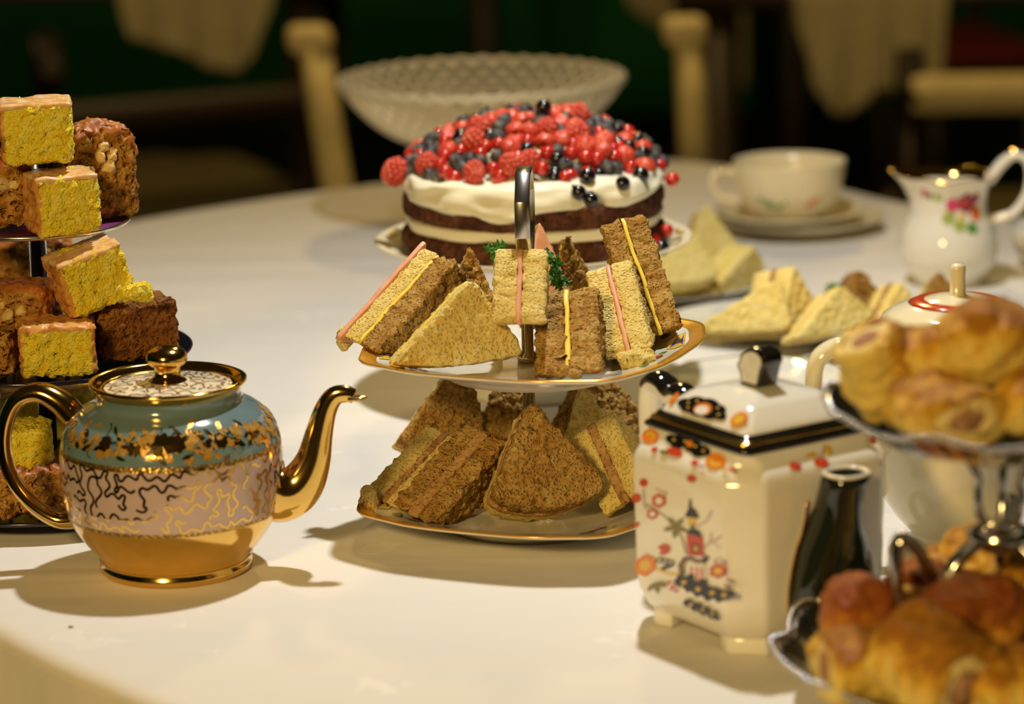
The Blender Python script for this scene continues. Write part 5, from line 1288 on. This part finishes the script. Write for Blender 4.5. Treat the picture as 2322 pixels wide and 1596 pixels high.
# bottom board
cake_block(120, 1010, zt3, (0.060, 0.040, 0.0330), R_(14), 'lemon_sponge', 'flat iced cake slab in the shade of the middle board', 'sugar_icing', seed=11.2, name='cake_slab')
cake_block(40, 1075, 0, (0.0400, 0.034, 0.0230), R_(10), 'lemon_sponge', 'lemon sponge square lying on the brown cake of the bottom board', None, seed=12.4, y=at(60, 1182, zt3).y + 0.006)
cake_block(62, 1182, zt3, (0.0460, 0.036, 0.0290), R_(18), 'walnut_sponge', 'rough brown cake piece at the front of the bottom board', seed=13.5, skin='cake_skin', r=0.006, amp=0.0024)
cake_block(190, 1130, zt3, (0.030, 0.028, 0.0220), R_(30), 'lemon_sponge', 'small glazed orange square behind the gilded teapot handle', seed=14.7, skin='glaze_side')

# ================================================================== sausage rolls and buns on the silver stand
def roll(px, py, y, L_, rx, rz, yaw, label, tilt=0.0, pitch=0.0, mat='puff_pastry', seed=1.0, group='sausage rolls on the silver stand', name='sausage_roll', cut=True, cat='pastry', rough_=0.0030):
    c = pt(px, py, y); e = empty(name, c, (pitch, tilt, yaw), label, cat, group)
    # pastry shell along local X; open cut end at +X and -X
    n, K = 44, 26; V, Fc = [], []
    for k in range(K + 1):
        t_ = k / K * 2 - 1; ed = max(0, abs(t_) - 0.80) / 0.20
        s = (1 - 0.10 * ed ** 2 if cut else math.sqrt(max(0, 1 - abs(t_) ** 2.6)))
        for i in range(n):
            a = 2 * PI * i / n; cz, sz_ = math.cos(a), math.sin(a); ex = 0.85
            V.append(Vector((t_ * L_ / 2, rx * s * math.copysign(abs(cz) ** ex, cz), rz * s * math.copysign(abs(sz_) ** ex, sz_))))
    for k in range(K):
        for i in range(n):
            j = (i + 1) % n; Fc.append((k * n + i, k * n + j, (k + 1) * n + j, (k + 1) * n + i))
    if cut:
        for k0, x in ((0, -1), (K, 1)):
            b = len(V)
            for i in range(n): v = V[k0 * n + i]; V.append(Vector((v.x - x * 0.0008, v.y * 0.72, v.z * 0.72)))
            for i in range(n):
                j = (i + 1) % n; f = (k0 * n + i, k0 * n + j, b + j, b + i); Fc.append(f if x > 0 else f[::-1])
    V = rough(V, rough_, 70, seed, 3)
    obj('pastry', mesh_of('pastry', V, Fc), mat, e)
    if cut:
        for x in (-1, 1):
            pr = [(0.0, 0.0010), (0.35, 0.0006), (0.42, -0.0004), (0.55, 0.0008), (0.66, 0.0), (0.76, -0.0008)]
            W_, F2 = lathe(pr, 30); W_ = [Vector((x * (L_ / 2 - 0.0006 + v[2]), v[0] * rx, v[1] * rz)) for v in W_]
            W_ = rough(W_, 0.0008, 160, seed + x, 2)
            m2 = [0 if k < 2 * 30 else 1 for k in range(len(F2))]
            obj('filling', mesh_of('filling', W_, F2[:5 * 30], True, m2[:5 * 30]), ['sausage_meat', 'pastry_inside'], e)
    return e
# upper dish
gU2, gL2 = 'pastries on the upper silver dish', 'pastries on the lower silver dish'
roll(2142, 928, 1.335, 0.046, 0.0215, 0.0125, R_(-72), 'sausage roll lying at the front, spiral meat filling facing forward', seed=1, group=gU2, pitch=R_(4))
roll(1998, 838, 1.375, 0.036, 0.0150, 0.0175, R_(200), 'pale flaky sausage roll standing at the left end of the upper dish', seed=2, group=gU2, tilt=R_(-62))
roll(2118, 800, 1.375, 0.044, 0.0170, 0.0150, R_(-20), 'golden sausage roll in the middle of the upper heap', seed=3, group=gU2, tilt=R_(-18))
roll(2252, 772, 1.360, 0.050, 0.0210, 0.0190, R_(12), 'large glazed golden roll on top of the upper heap', seed=4, group=gU2, tilt=R_(6), cut=False)
roll(2335, 912, 1.335, 0.040, 0.0170, 0.0145, R_(60), 'glazed roll at the right edge of the upper dish', seed=5, group=gU2, cut=False)
roll(2235, 880, 1.385, 0.044, 0.0170, 0.0150, R_(10), 'shaded roll under the large golden roll', seed=6, group=gU2)
# lower dish
roll(1952, 1385, 1.362, 0.038, 0.0180, 0.0172, R_(25), 'round glossy brown bun at the left of the lower dish', seed=7, group=gL2, cut=False, mat='baked_bun')
roll(1962, 1508, 1.322, 0.040, 0.0185, 0.0165, R_(12), 'pale golden roll below the glossy bun', seed=8, group=gL2, mat='puff_pastry', tilt=R_(4))
roll(2122, 1512, 1.296, 0.046, 0.0220, 0.0225, R_(-60), 'large dull brown roll nearest the camera', seed=9, group=gL2, mat='puff_pastry', tilt=R_(12))
roll(2215, 1390, 1.340, 0.052, 0.0200, 0.0180, R_(20), 'dark shaded roll in the middle of the lower dish', seed=10, group=gL2, mat='baked_bun', cut=False)
roll(2085, 1352, 1.395, 0.034, 0.0150, 0.0150, R_(70), 'roll just behind the glossy brown bun', seed=11, group=gL2, mat='baked_bun')
roll(2148, 1316, 1.425, 0.036, 0.0150, 0.0130, R_(-75), 'small roll with bright cut end behind the curled silver leg', seed=12, group=gL2)
roll(2252, 1262, 1.430, 0.040, 0.0170, 0.0130, R_(-50), 'golden slice-ended roll at the back under the boss', seed=13, group=gL2)
roll(2318, 1318, 1.405, 0.040, 0.0165, 0.0140, R_(-75), 'pale cut roll at the right edge of the lower dish', seed=14, group=gL2)
roll(2300, 1555, 1.290, 0.048, 0.0210, 0.0180, R_(15), 'dull brown roll in the bottom right corner', seed=15, group=gL2, mat='puff_pastry', cut=False)

for k in range(6):
    a = k * PI / 3 + 0.5; r_ = 0.047
    q_ = roll(0, 0, 1.0, 0.044, 0.017, 0.0130, a + PI / 2, 'roll lying low in the lower silver dish, mostly hidden by the heap', seed=20 + k, group='hidden rolls under the lower heap', mat='puff_pastry' if k % 2 else 'baked_bun')
    q_.location = (PX + r_ * math.cos(a), PY + r_ * math.sin(a), T + CL + 0.0275)
# ================================================================== the dark room behind
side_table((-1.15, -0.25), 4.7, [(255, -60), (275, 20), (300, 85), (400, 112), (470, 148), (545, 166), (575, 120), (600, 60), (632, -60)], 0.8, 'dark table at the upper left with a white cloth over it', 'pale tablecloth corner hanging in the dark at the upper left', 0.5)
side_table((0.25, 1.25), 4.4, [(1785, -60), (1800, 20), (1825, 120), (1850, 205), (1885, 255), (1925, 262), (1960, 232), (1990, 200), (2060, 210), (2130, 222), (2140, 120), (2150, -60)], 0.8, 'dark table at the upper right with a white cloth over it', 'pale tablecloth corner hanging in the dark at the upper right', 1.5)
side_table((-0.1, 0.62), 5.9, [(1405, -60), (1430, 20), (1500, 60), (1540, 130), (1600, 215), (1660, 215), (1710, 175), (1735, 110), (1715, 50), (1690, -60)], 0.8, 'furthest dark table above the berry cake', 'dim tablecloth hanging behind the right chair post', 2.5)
p = pt(2240, 218, 3.9)
chair((p.x + 0.10, 3.9 + 0.24, 0), R_(176), 'dark chair at the right whose pale top rail crosses the edge', top=p.z - 0.01, rails=(p.z,), cap=False, w=0.36, lean=0.02, frame='dark_wood', railmat='cream_paint')
p = pt(400, 440, 4.6)
chair((p.x - 0.06, 4.6, 0), R_(-155), 'dim chair with tan seat left behind the laid table', top=0.66, rails=(0.60,), frame='dark_wood', cap=False)
p = pt(2180, 100, 6.0)
chair((p.x, 6.05, 0), R_(8), 'dim dark chair with a red seat at the upper right', top=0.62, rails=(0.56,), frame='dark_wood', cap=False, seat='red_fabric', w=0.20)
